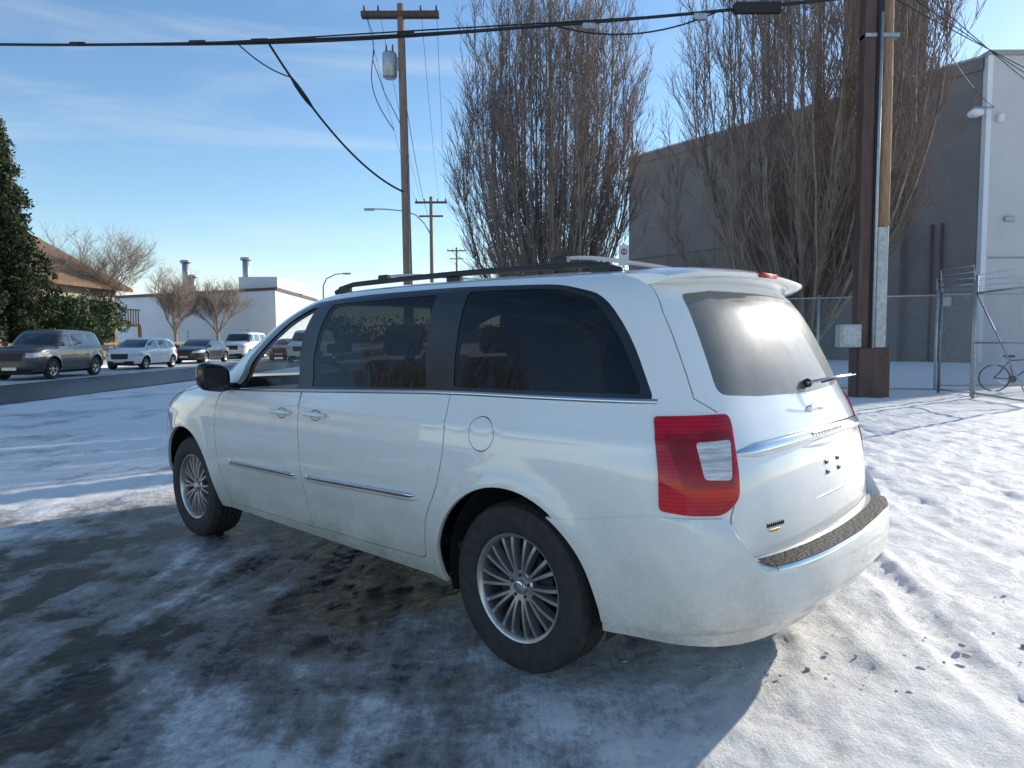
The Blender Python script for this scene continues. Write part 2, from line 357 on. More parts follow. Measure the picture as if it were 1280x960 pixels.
# ------------------------------------------------------------ MINIVAN
def build_van():
    root=empty('minivan',(0.637,3.543,0.0),2.4076)
    base=[(-1,0),(-.990,.3),(-.960,.55),(-.908,.73),(-.825,.845),(-.70,.920),(-.45,.972),(0,.997),(.6,1),(1.6,1),(2.6,.995),(3.1,.98),(3.5,.93),(3.8,.80),(3.98,.58),(4.06,.3),(4.08,0)]
    prof=[(.29,.915,-.96,3.98),(.36,.945,-.985,4.04),(.50,.985,-.985,4.08),(.70,1.0,-.975,4.08),(.90,.995,-.95,4.02),(1.00,.983,-.92,3.86),(1.08,.964,-.89,3.5),(1.14,.944,-.86,3.16),
     (1.30,.897,-.79,2.84),(1.50,.835,-.69,2.44),(1.595,.797,-.63,2.22),(1.645,.757,-.59,2.07),(1.675,.70,-.555,1.93),(1.695,.60,-.53,1.84),(1.71,.40,-.51,1.78),(1.717,.2,-.5,1.75),(1.719,0,-.5,1.73)]
    S=Surf(base,prof,crown=(.9,1.6,.025,1.5))
    sd=lambda pts:[S.side(*p) for p in pts]; rr_=lambda pts:[S.rear(*p) for p in pts]
    D=.03
    belt=lambda x: np.interp(x,[-.7,.4,1.4,2.4],[1.175,1.165,1.125,1.085])
    trim=rnd(sd([(2.54,1.08),(2.36,1.27),(2.19,1.42),(1.97,1.55),(1.72,1.622),(1.2,1.640),(.5,1.645),(-.08,1.635),(-.33,1.58),(-.47,1.42),(-.60,1.175),(.4,1.165),(1.4,1.125)]),[.02,.1,.1,.08,.05,.05,.05,.1,.12,.12,.03,.01,.01])
    fg=rnd(sd([(2.40,1.095),(2.27,1.25),(2.12,1.39),(1.93,1.51),(1.72,1.585),(1.66,1.59),(1.655,1.12)]),[.02,.05,.05,.05,.03,.02,.02])
    sg=rnd(sd([(1.50,1.14),(1.50,1.60),(.62,1.612),(.55,1.175)]),[.03,.04,.04,.03])
    qg=rnd(sd([(.37,1.185),(.41,1.618),(-.08,1.615),(-.31,1.555),(-.44,1.40),(-.56,1.195)]),[.03,.04,.08,.10,.08,.04])
    ws=[S.front(.90,1.15),S.front(.86,1.40),S.front(.80,1.64),S.front(.5,1.66),(S.U1,S.Vz(1.665)),(S.U1,S.Vz(1.13))]
    rg=[(0,S.Vz(1.165)),*rnd(rr_([(.45,1.175),(.665,1.19),(.585,1.585),(.4,1.61)]),[.0,.05,.04,.0]),(0,S.Vz(1.615))]
    tail=rnd([S.side(-.610,1.118),S.side(-.665,.795),S.side(-.76,.782),S.rear(.79,.782),S.rear(.728,.835),S.rear(.660,1.122)],[.02,.02,.02,.03,.03,.03])
    rev=rnd([S.rear(.82,1.03),S.rear(.83,.905),S.rear(.748,.90),S.rear(.705,1.035)],.015)
    rev2=rnd([S.rear(.875,1.06),S.rear(.88,.875),S.rear(.742,.872),S.rear(.69,1.065)],.015)
    hl=rnd([S.front(.97,.88),S.front(.99,.72),S.front(.55,.70),S.front(.60,.84)],.03)
    arch=[]
    for wx in (0,3.078):
        a=[(wx+.43*math.cos(t),.365+.43*math.sin(t)) for t in np.linspace(-.35,math.pi+.35,46)]
        arch.append([S.side(x,z) if z>.30 else (S.side(x,.30)[0],0.0) for x,z in a])
    fuel=[S.side(.15+.07*math.cos(t),1.0+.07*math.sin(t)) for t in np.linspace(0,2*math.pi,28,endpoint=False)]
    fuel2=[S.side(.15+.0745*math.cos(t),1.0+.0745*math.sin(t)) for t in np.linspace(0,2*math.pi,28,endpoint=False)]
    w=.0065
    def seam(pts,fn=sd,ww=w):
        q=np.array(dens(pts,.03,False))
        for _ in range(2): q[1:-1]=(q[:-2]+2*q[1:-1]+q[2:])/4
        return strip(fn([tuple(a) for a in q]),ww)
    seams=[seam([(2.52,1.07),(2.58,1.0),(2.60,.85),(2.55,.55),(2.50,.345),(2.42,.335),(2.0,.34),(1.515,.352)]),
           seam([(1.585,1.11),(1.57,.9),(1.545,.65),(1.51,.365)]),
           seam([(1.49,.355),(1.0,.362),(.54,.375),(.525,.45),(.50,.58),(.42,.73),(.375,.90),(.38,1.15)])]
    gate=[(.655,1.63),(.70,1.50),(.735,1.30),(.755,1.18),(.70,1.13)]
    seams.append(strip(rr_(dens(gate,.03,False)),w))
    seams.append(strip(rr_(dens([(.745,.825),(.765,.77),(.77,.70),(.755,.625)],.03,False)),w))
    loops=[dens(l,D) for l in (trim,fg,sg,qg,ws,rg,tail,rev,rev2,hl)]+[dens(l,.03) for l in arch]+[fuel,fuel2]+seams
    P,T=triangulate(S,loops,.045,.04)
    C=P[T].mean(1)
    cls=np.zeros(len(T),int)
    def setc(poly,c): cls[pip(C,poly)]=c
    setc(trim,1)
    inF2=pip(C,fuel2)&~pip(C,fuel); cls[inF2]=9
    for s_ in seams: setc(s_,9)
    setc(fg,2);setc(sg,3);setc(qg,3);setc(ws,2);setc(rg,4);setc(tail,5);setc(hl,7)
    tl=pip(C,tail);cls[tl&pip(C,rev2)]=10;cls[tl&pip(C,rev)]=6
    for a in arch: cls[pip(C,a)]=8
    body=(cls<=1)
    patch(S,P,T[body],'body_shell',root,[M['paint'],M['black']],cls[body],flange=.018)
    k=cls==2; patch(S,P,T[k],'front_glass',root,[M['clear']],[0]*k.sum(),off=-.006)
    k=cls==3; patch(S,P,T[k],'side_glass',root,[M['tint']],[0]*k.sum(),off=-.003)
    k=cls==4; patch(S,P,T[k],'rear_window',root,[M['rearglass']],[0]*k.sum(),off=-.004)
    M['red2']=lensmat('red_lens_inner',(.16,.001,.004),(.38,.003,.012),60.0)
    k=(cls==5)|(cls==6)|(cls==10); patch(S,P,T[k],'tail_lamp',root,[M['red'],M['white_lens'],M['red2']],list(np.select([cls[k]==6,cls[k]==10],[1,2],0)),off=.007,flange=.02)
    k=cls==7; patch(S,P,T[k],'head_lamp',root,[M['white_lens']],[0]*k.sum(),off=.0,flange=.02)
    k=~np.isin(cls,[2,3,4,8])
    patch(S,P,T[k],'inner_panel',root,[M['liner']],[0]*k.sum(),off=-.03)
    # bumper
    CE=[(-.9,.345),(-.1,.35),(.6,.38),(.95,.44),(1,.52),(.985,.575),(.93,.598),(.85,.606),(.1,.618),(-.3,.619)]
    EE=[(-.7,.335),(-.2,.34),(.3,.375),(.65,.44),(.70,.54),(.55,.62),(.42,.68),(.28,.73),(.08,.772),(-.1,.774)]
    def bump_pt(U,t,dz=0,do=0):
        i=min(int(t),len(CE)-2);q=t-i
        by=float(S.BY(U));bx=float(S.BX(U))
        kk=1-float(sm(.725,.79,by*1.0)) if bx<-.5 else 0
        e=[0,0]
        for a,T_ in enumerate((CE,EE)):
            e[a]=(T_[i][0]*(1-q)+T_[i+1][0]*q, T_[i][1]*(1-q)+T_[i+1][1]*q)
        ez=e[0][0]*kk+e[1][0]*(1-kk); z=e[0][1]*kk+e[1][1]*(1-kk)
        drop=float(sm(-.72,-.25,bx)); z=z-drop*(.06)*max(0,(z-.45)/.33)
        ext=.100*float(1-sm(-.99,-.66,bx))
        V=S.Vz(z); p=S.S(np.array([U]),np.array([V]))[0]; nn=S.Nn(np.array([U]),np.array([S.Vz(.6)]))[0]; nn[2]=0
        n=nn.copy();n[1]*=.15; n/=np.linalg.norm(n)
        inn=-.012 if t>len(CE)-1.5 else .006
        p=p+nn*(inn+do)+n*(ext*ez); p[2]=z+dz
        return p
    mb=MB();ts=np.linspace(0,len(CE)-1,(len(CE)-1)*3+1);nu=70;rows=[]
    for t in ts:
        z=bump_pt(S.side(-.42,.5)[0],t)[2]
        xe=-math.sqrt(max(.43**2-(z-.365)**2,.0)); ue=S.side(xe,max(z,.3))[0]
        rows.append([bump_pt(ue*j/nu,t) for j in range(nu+1)])
    V=[p for r_ in rows for p in r_];F=[(i*(nu+1)+j+1,i*(nu+1)+j,(i+1)*(nu+1)+j,(i+1)*(nu+1)+j+1) for i in range(len(rows)-1) for j in range(nu)]
    F=[f[::-1] for f in F]
    for sg_ in (1,-1):
        VV=[(p[0],p[1]*sg_,p[2]) for p in V]; mb.add(VV,F if sg_<0 else [f[::-1] for f in F],M['paint'],True)
    mb.make('rear_bumper',root,sharp=50)
    mb=MB()
    def ledge(t0,t1,ymax,m,dz,nt=4):
        us=np.linspace(0,S.rear(ymax,.6)[0],40)
        for sg_ in (1,-1):
            V=[];F=[]
            for t in np.linspace(t0,t1,nt):
                for u in us:
                    p=bump_pt(u,t,dz=dz,do=dz*.6);V.append((p[0],p[1]*sg_,p[2]))
            for i in range(nt-1):
                for j in range(39):
                    q=(i*40+j,i*40+j+1,(i+1)*40+j+1,(i+1)*40+j);F.append(q if sg_>0 else q[::-1])
            mb.add(V,F,m,True)
    ledge(6.9,7.93,.695,M['pad'],.006); ledge(5.7,6.75,.68,M['chrome'],.004)
    mb.make('bumper_step_pad',root)
    # details
    mb=MB()
    def onside(x,z,off=0): 
        U,V=S.side(x,z);return S.S(np.array([U]),np.array([V]))[0]+S.Nn(np.array([U]),np.array([V]))[0]*off
    def onrear(y,z,off=0):
        U,V=S.rear(abs(y),z);p=S.S(np.array([U]),np.array([V]))[0]+S.Nn(np.array([U]),np.array([V]))[0]*off
        if y<0: p[1]*=-1
        return p
    def ribbon(line,h,off,m,fn,nseg=60,taper=False,prof=((-.5,0),(-.42,.8),(0,1),(.42,.8),(.5,0)),mir=True):
        ln=np.array(line);d=np.linspace(0,1,nseg+1);xs=np.interp(d,np.linspace(0,1,len(ln)),ln[:,0]);zs=np.interp(d,np.linspace(0,1,len(ln)),ln[:,1])
        for sg_ in ((1,-1) if mir else (1,)):
            V=[];F=[];k=len(prof)
            for i,(a,b) in enumerate(zip(xs,zs)):
                f=1 if not taper else min(1,min(i,nseg-i)/4+.15)
                for dz,o in prof:
                    p=fn(a,b+dz*h*f,off*o*f-.002);V.append((p[0],p[1]*sg_,p[2]))
            for i in range(nseg):
                for j in range(k-1): F.append((i*k+j,i*k+j+1,(i+1)*k+j+1,(i+1)*k+j))
            mb.add(V,F,m,True)
    ribbon([(x,belt(x)-.004) for x in np.linspace(2.50,-.61,12)],.020,.008,M['chrome'],onside)
    ribbon([(2.43,.625),(1.57,.637)],.046,.014,M['paint'],onside,taper=True); ribbon([(2.42,.632),(1.575,.644)],.024,.020,M['chrome'],onside,taper=True)
    ribbon([(1.52,.640),(.53,.672)],.046,.014,M['paint'],onside,taper=True); ribbon([(1.515,.647),(.54,.679)],.024,.020,M['chrome'],onside,taper=True)
    ribbon([(y,1.005-.02*(y/.72)**2+.0) for y in np.linspace(.725,-.725,9)],.052,.020,M['chrome'],onrear,mir=False,nseg=40,taper=True,prof=((-.5,0),(-.46,.7),(-.1,1),(.3,.75),(.46,.5),(.5,0)))
    ribbon([(y,1.095+.012*(1-abs(y)/.13)) for y in np.linspace(.13,-.13,9)],.026,.010,M['silver'],onrear,mir=False,nseg=16,taper=True)
    ribbon([(.27,.965),(-.27,.965)],.03,.012,M['paint'],onrear,mir=False,nseg=10,taper=True)
    ribbon([(.26,.76),(-.26,.76)],.012,.006,M['paint'],onrear,mir=False,nseg=10,taper=True)
    for (y,z) in ((.07,.885),(-.07,.885),(.07,.845),(-.07,.845)):
        p=onrear(y,z,.001);mb.box(p-np.array([.004,.014,.008]),p+np.array([.006,.014,.008]),M['plastic'],.002)
    for k in range(9):
        p=onrear(.60-.0125*k,.72,.0);mb.box(p-np.array([.003,.0045,.008]),p+np.array([.003,.0045,.008]),M['darkmetal'],.001)
    gm=mat('gold_badge',(.45,.3,.1),.3,metal=.7)
    for k in range(5):
        p=onrear(.585-.0125*k,.70,.0);mb.box(p-np.array([.003,.0045,.005]),p+np.array([.003,.0045,.005]),gm,.001)
    for k in range(12):
        p=onrear(.17-.031*k,1.003,.018);mb.box(p-np.array([.003,.009,.009]),p+np.array([.003,.006,.009]),M['silver'],.001)
    for hx,hz in ((1.75,.985),(1.40,.995)):
        for sg_ in (1,-1):
            pts=[onside(hx+.10-.2*q,hz+.0,.010+.035*math.sin(math.pi*q)**.5) for q in np.linspace(0,1,9)]
            mb.tube([(p[0],p[1]*sg_,p[2]) for p in pts],[.009,.013,.015,.015,.015,.015,.015,.013,.009],M['paint'],8)
            pts=[onside(hx+.085-.17*q,hz-.002,.0265+.024*math.sin(math.pi*q)**.5) for q in np.linspace(0,1,9)]
            mb.tube([(p[0],p[1]*sg_,p[2]) for p in pts],.0055,M['chrome'],6)
            cc=[onside(hx+.05*math.cos(t),hz-.004+.030*math.sin(t),.0012) for t in np.linspace(0,2*math.pi,20,endpoint=False)]
            c2=[onside(hx+.046*math.cos(t),hz-.004+.026*math.sin(t),.0012) for t in np.linspace(0,2*math.pi,20,endpoint=False)]
            V=[(p[0],p[1]*sg_,p[2]) for p in cc+c2];mb.add(V,[(i,(i+1)%20,20+(i+1)%20,20+i) for i in range(20)],M['darkmetal'])
    mb.make('trim_details',root)
    # spoiler
    mb=MB();pr=[(-.34,1.700),(-.50,1.702),(-.60,1.694),(-.648,1.683),(-.663,1.674),(-.66,1.662),(-.64,1.650),(-.57,1.632),(-.50,1.628)]
    ys=np.concatenate([np.linspace(-.665,-.55,8),np.linspace(-.5,.5,11),np.linspace(.55,.665,8)]);V=[]
    for y in ys:
        a=abs(y)/.665;sh=.05*a**2+.07*max(0,a-.8)/.2*a
        for x,z in pr: 
            V.append((x+sh,y,1.64+(z-1.64)*(1-.30*max(0,(a-.8)/.2)**2)-.028*a**2))
    k=len(pr);F=[(i*k+j,i*k+j+1,(i+1)*k+j+1,(i+1)*k+j) for i in range(len(ys)-1) for j in range(k-1)]
    F=F+[tuple(range(k)),tuple((len(ys)-1)*k+j for j in range(k))]
    mb.add(V,F,M['paint'],True)
    mb.box((-.673,-.09,1.660),(-.64,.09,1.681),M['red'],.003)
    mb.make('rear_spoiler',root,fix=True,sharp=55)
    mb=MB();p=onrear(.0,1.20,.008)
    mb.lathe([(0,.0),(.018,.0),(.02,-.015)],M['plastic'],c=(p[0],p[1],p[2]),n=16)
    mb.tube([p,p+np.array([-.03,-.02,.008]),p+np.array([-.07,-.15,.022]),p+np.array([-.10,-.27,.030])],[.009,.008,.006,.005],M['silver'],8)
    mb.tube([p+np.array([-.07,.02,.008]),p+np.array([-.09,-.12,.02]),p+np.array([-.11,-.30,.028])],.004,M['plastic'],6)
    mb.make('rear_wiper',root)
    # roof rails
    mb=MB()
    for sg_ in (1,-1):
        xs=np.linspace(-.30,1.75,24);pts=[]
        for x in xs:
            z=1.690-.025*((x-.9)/1.6)**2+.036*float(sm(0,.14,min(x+.30,1.75-x)));pts.append((x,(.60+.02*(1-abs(x-.7)/1.1))*sg_,z))
        mb.tube(pts,.015,M['plastic'],8)
        for x in (-.2,.7,1.65): mb.box((x-.05,(.605)*sg_-.02,1.67),(x+.05,.605*sg_+.02,1.718),M['plastic'],.01)
    for x in (.02,1.28):
        xs=np.linspace(-1,1,15);pts=[(x,.60*q,1.748+.028*(1-q**4)) for q in xs]
        V=[];
        for p in pts:
            for a,b in ((-.03,0),(-.02,.008),(.02,.008),(.03,0),(.02,-.006),(-.02,-.006)): V.append((p[0]+a,p[1],p[2]+b))
        F=[(i*6+j,i*6+(j+1)%6,(i+1)*6+(j+1)%6,(i+1)*6+j) for i in range(14) for j in range(6)]
        mb.add(V,F,M['silver'],False)
        for sg_ in (1,-1): mb.box((x-.04,.60*sg_-.02,1.715),(x+.04,.60*sg_+.02,1.760),M['plastic'],.008)
    mb.make('roof_rack',root)
    mb=MB()
    for sg_ in (1,-1):
        bm=bmesh.new();bmesh.ops.create_icosphere(bm,subdivisions=4,radius=1)
        V=[];
        for v in bm.verts:
            c=v.co; f=lambda t,p: math.copysign(abs(t)**p,t)
            x=f(c.x,.8)*.065;y=f(c.y,.55)*.10;z=f(c.z,.6)*.09
            if x<-.045: x=-.045
            V.append((2.40+x+.02,(1.07+y)*sg_,1.165+z+.015*y/.1))
        F=[[v.index for v in f_.verts] for f_ in bm.faces];bm.free()
        mb.add(V,F if sg_>0 else [q[::-1] for q in F],M['black'],True)
        mb.box((2.36,.93,1.08),(2.45,1.02,1.13),M['black'],.012) if sg_>0 else mb.box((2.36,-1.02,1.08),(2.45,-.93,1.13),M['black'],.012)
        mb.box((2.370,(1.0 if sg_>0 else -1.15),1.105),(2.375,(1.15 if sg_>0 else -1.0),1.225),M['darkmetal'],.002)
    mb.make('door_mirrors',root,sharp=40)
    mb=MB()
    for wx in (0,3.078):
        for sg_ in (1,-1): wheel(mb,wx,.937,sg_)
    mb.make('wheels',root,sharp=35)
    mb=MB()
    for wx,yo in ((0,.90),(3.078,.84)):
        for sg_ in (1,-1):
            mb.lathe([(0,.58*sg_),(.44,.58*sg_),(.44,yo*sg_)],M['liner'],c=(wx,0,.37),n=32,a0=-.3 if wx<1 else 0,a1=math.pi+.3)
    mb.box((-.45,-.56,.26),(3.5,.56,.34),M['liner']);mb.box((.50,-.90,.29),(2.55,.90,.36),M['liner'])
    mb.box((-.88,-.72,.38),(-.46,.72,.42),M['liner']);mb.box((3.52,-.7,.30),(3.80,.7,.4),M['liner'])
    mb.make('underbody',root)
    mb=MB()
    mb.box((-.8,-.85,.42),(2.9,.85,.46),M['seat'])
    for sx,ys_ in ((1.55,(.40,-.40)),(.55,(.42,-.42)),(-.35,(.38,-.38))):
        for y in ys_:
            mb.box((sx-.05,y-.24,.50),(sx+.45,y+.24,.80),M['seat'],.05,smooth=True)
            rot=Matrix.Rotation(R(-14),3,'Y')
            mb.box((sx-.16,y-.23,.72),(sx-.02,y+.23,1.28),M['seat'],.05,rot=rot,smooth=True)
            mb.box((sx-.24,y-.13,1.30),(sx-.14,y+.13,1.48),M['seat'],.04,rot=rot,smooth=True)
    mb.box((2.45,-.86,.80),(3.05,.86,1.05),M['plastic'],.05,smooth=True)
    pts=[];c=np.array([2.15,.40,1.08])
    for t in np.linspace(0,2*math.pi,33): 
        pts.append(c+np.array([.19*math.sin(t)*math.sin(R(25)),.19*math.cos(t),.19*math.sin(t)*math.cos(R(25))]))
    mb.tube(pts,.016,M['plastic'],8,cap=False)
    mb.tube([c+np.array([0,-.18,0]),c,c+np.array([0,.18,0])],.02,M['plastic'],6);mb.tube([c,c+np.array([.3,0,-.14])],.04,M['plastic'],8)
    mb.box((2.52,-.05,1.30),(2.55,.16,1.37),M['plastic'],.01)
    mb.make('cabin_interior',root)
    return root
build_van()
# ------------------------------------------------------------ simple cars
def simple_car(name,loc,rotz,Ln,Wd,prof,wheels,wr,paint,sidewins,wz=(.95,1.35),lampz=(.62,.78),tailz=(.7,.9)):
    root=empty(name,loc,rotz);h=Ln/2
    base=[(-h,0),(-h+.02,.35),(-h+.06,.6),(-h+.16,.85),(-h+.40,.97),(-h+.9,1),(0,1),(h-.95,1),(h-.5,.96),(h-.22,.83),(h-.08,.58),(h-.02,.3),(h,0)]
    pf=[(z,w*Wd/2,r_,f_) for z,w,r_,f_ in prof]
    S=Surf(base,pf,kind='car',wheels=wheels,wr=wr,flare=.03,crown=(0,1.6,.03,pf[-1][0]-.2))
    tops=[]
    for pl in sidewins: tops.append(rnd([S.side(*p) for p in pl],.04,3))
    def fcur(by,z): return S.front(by,z)
    def rcur(by,z): 
        V=S.Vz(z);return (float(np.interp(by,S.BY(S.tu[:S.ku+1]),S.tu[:S.ku+1])),V)
    ws=[fcur(.84,wz[0]+.02),fcur(.80,wz[1]),(S.U1,S.Vz(wz[1]+.01)),(S.U1,S.Vz(wz[0]))]
    rw=[(0,S.Vz(wz[0]+.02)),rcur(.82,wz[0]+.05),rcur(.78,wz[1]-.02),(0,S.Vz(wz[1]))]
    hl=rnd([fcur(.99,lampz[1]+.02),fcur(.985,lampz[0]+.04),fcur(.55,lampz[0]),fcur(.55,lampz[1]-.02)],.02,3)
    gr=[fcur(.48,lampz[1]-.02),fcur(.44,lampz[0]-.12),(S.U1,S.Vz(lampz[0]-.12)),(S.U1,S.Vz(lampz[1]-.02))]
    lo=[fcur(.75,.42),fcur(.70,.28),(S.U1,S.Vz(.28)),(S.U1,S.Vz(.42))]
    tl=rnd([rcur(.99,tailz[1]),rcur(.985,tailz[0]),rcur(.7,tailz[0]),rcur(.72,tailz[1])],.02,3)
    arch=[]
    for wx in wheels:
        a=[(wx+(wr+.06)*math.cos(t),wr+(wr+.06)*math.sin(t)) for t in np.linspace(-.4,math.pi+.4,22)]
        z0=pf[0][0];arch.append([S.side(x,z) if z>z0 else (S.side(x,z0)[0],0) for x,z in a])
    loops=[dens(l,.07) for l in tops+[ws,rw,hl,gr,lo,tl]+arch]
    sm_=[]
    for x in (.95,.02,-.85):
        sm_.append(strip([S.side(x,z) for z in np.linspace(.35,sidewins[0][0][1]-.03,8)],.012))
    P,T=triangulate(S,loops+sm_,.11,.07);C=P[T].mean(1);cls=np.zeros(len(T),int)
    for p in tops+[ws,rw]: cls[pip(C,p)]=1
    cls[pip(C,hl)]=2;cls[pip(C,tl)]=3;cls[pip(C,gr)]=4;cls[pip(C,lo)]=4
    for s_ in sm_: cls[pip(C,s_)]=4
    zc=S.Z(C[:,1]);cls[(zc<.30)&(cls==0)]=4
    for a in arch: cls[pip(C,a)]=8
    k=cls<8;patch(S,P,T[k],'body',root,[paint,M['cglass'],M['white_lens'],M['red'],M['plastic']],list(cls[k]))
    mb=MB()
    for wx in wheels:
        for sg_ in (1,-1):
            wheel(mb,wx,Wd/2-.02,sg_,r=wr,w=.21,rim=wr*.66,n=24,detail=False)
            mb.lathe([(0,(Wd/2-.35)*sg_),(wr+.065,(Wd/2-.35)*sg_),(wr+.065,(Wd/2-.07)*sg_)],M['liner'],c=(wx,0,wr),n=20,a0=-.3,a1=math.pi+.3)
    mb.box((-h+.15,-Wd/2+.3,.2),(h-.15,Wd/2-.3,.32),M['liner'])
    xm=sidewins[0][0][0]-.12
    for sg_ in (1,-1): 
        y=Wd/2+.08;zz=sidewins[0][0][1]+.06
        mb.box((xm-.06,min(sg_*(y-.12),sg_*(y+.08)),zz-.06),(xm+.07,max(sg_*(y-.12),sg_*(y+.08)),zz+.09),paint,.03)
    mb.box((h-.02,-.25,.36),(h+.012,.25,.47),M['silver'],.004);mb.box((-h-.012,-.25,.60),(-h+.03,.25,.72),M['silver'],.004)
    for x in (.15,-.75):
        for sg_ in (1,-1): mb.box((x-.1,sg_*Wd/2*.985-.02,.86),(x+.08,sg_*Wd/2*.985+.02,.89),paint,.008)
    mb.make('running_gear',root,sharp=40)
    return root
M['cglass']=mat('car_window_dark',(.02,.024,.026),.05,noise=.1,coat=1)
def paintm(n,c,r=.3,me=.2): return mat(n,c,r,metal=me,noise=.04,coat=.8,scale=3)
P_suv=paintm('grey_suv_paint',(.07,.07,.075)); P_w=paintm('white_paint_b',(.80,.80,.79),me=0); P_d=paintm('dark_blue_paint',(.03,.035,.05)); P_r=paintm('red_paint',(.45,.02,.02),me=0)
suvP=[(.30,.90,-2.28,2.30),(.45,.97,-2.36,2.40),(.8,1,-2.36,2.40),(1.0,.99,-2.34,2.36),(1.12,.965,-2.32,2.20),(1.18,.94,-2.28,1.25),(1.45,.86,-2.20,.93),(1.68,.78,-2.08,.62),(1.77,.70,-2.0,.45),(1.81,.5,-1.95,.35),(1.82,0,-1.95,.3)]
suvW=[[(1.10,1.20),(.72,1.60),(.12,1.66),(.12,1.20)],[(.05,1.20),(.05,1.66),(-.82,1.66),(-.88,1.20)],[(-.97,1.20),(-.92,1.66),(-1.75,1.62),(-1.95,1.22)]]
hatP=[(.22,.90,-2.0,2.05),(.4,.97,-2.12,2.14),(.7,1,-2.14,2.14),(.85,.99,-2.12,2.08),(.93,.965,-2.10,1.90),(1.0,.94,-2.06,1.42),(1.25,.84,-1.92,.86),(1.42,.76,-1.72,.48),(1.48,.68,-1.62,.3),(1.52,.45,-1.55,.15),(1.53,0,-1.55,.1)]
hatW=[[(1.20,.98),(.75,1.25),(.35,1.40),(.05,1.42),(.05,.98)],[(-.02,.98),(-.02,1.42),(-.85,1.41),(-.92,.98)],[(-1.0,.99),(-.93,1.40),(-1.45,1.34),(-1.68,1.03)]]
sedP=[(.22,.90,-2.25,2.25),(.4,.97,-2.36,2.36),(.7,1,-2.38,2.36),(.82,.99,-2.36,2.28),(.90,.965,-2.32,2.05),(.97,.94,-1.95,1.35),(1.2,.84,-1.50,.85),(1.36,.74,-1.05,.50),(1.42,.66,-.9,.3),(1.45,.45,-.8,.15),(1.46,0,-.8,.1)]
sedW=[[(1.15,.95),(.78,1.18),(.35,1.34),(.05,1.36),(.05,.95)],[(-.02,.95),(-.02,1.36),(-.75,1.32),(-1.35,.97)]]
vanP=[(.25,.92,-2.3,2.4),(.45,.98,-2.45,2.5),(.9,1,-2.45,2.5),(1.1,.98,-2.44,2.35),(1.25,.96,-2.43,1.75),(1.6,.90,-2.40,1.35),(1.85,.85,-2.35,1.05),(1.93,.78,-2.3,.95),(1.97,.5,-2.3,.9),(1.98,0,-2.3,.9)]
vanW=[[(1.55,1.25),(1.15,1.75),(.55,1.78),(.55,1.25)],[(.45,1.25),(.45,1.78),(-.6,1.78),(-.6,1.25)],[(-.75,1.25),(-.75,1.78),(-1.9,1.76),(-1.95,1.25)]]
RZ=R(-90)
simple_car('parked_suv',(-17.6,26.6,0),RZ+R(3),4.8,1.92,suvP,(-1.40,1.42),.39,P_suv,suvW,wz=(1.20,1.66),lampz=(.80,.98),tailz=(.95,1.2))
simple_car('parked_hatchback',(-18.3,34.6,0),RZ,4.3,1.75,hatP,(-1.28,1.33),.31,P_w,hatW,wz=(1.02,1.42))
simple_car('parked_sedan',(-18.9,42.5,0),RZ,4.72,1.8,sedP,(-1.38,1.40),.33,P_d,sedW,wz=(.99,1.36))
simple_car('parked_cargo_van',(-19.9,52,0),RZ,5.0,1.95,vanP,(-1.45,1.55),.34,P_w,vanW,wz=(1.28,1.8),lampz=(.8,1.0))
simple_car('parked_sedan',(-15.6,49,0),RZ,4.72,1.8,sedP,(-1.38,1.40),.33,P_r,sedW,wz=(.99,1.36))
simple_car('parked_cargo_van',(-12.6,44,0),RZ,5.0,1.95,vanP,(-1.45,1.55),.34,P_w,vanW,wz=(1.28,1.8),lampz=(.8,1.0))
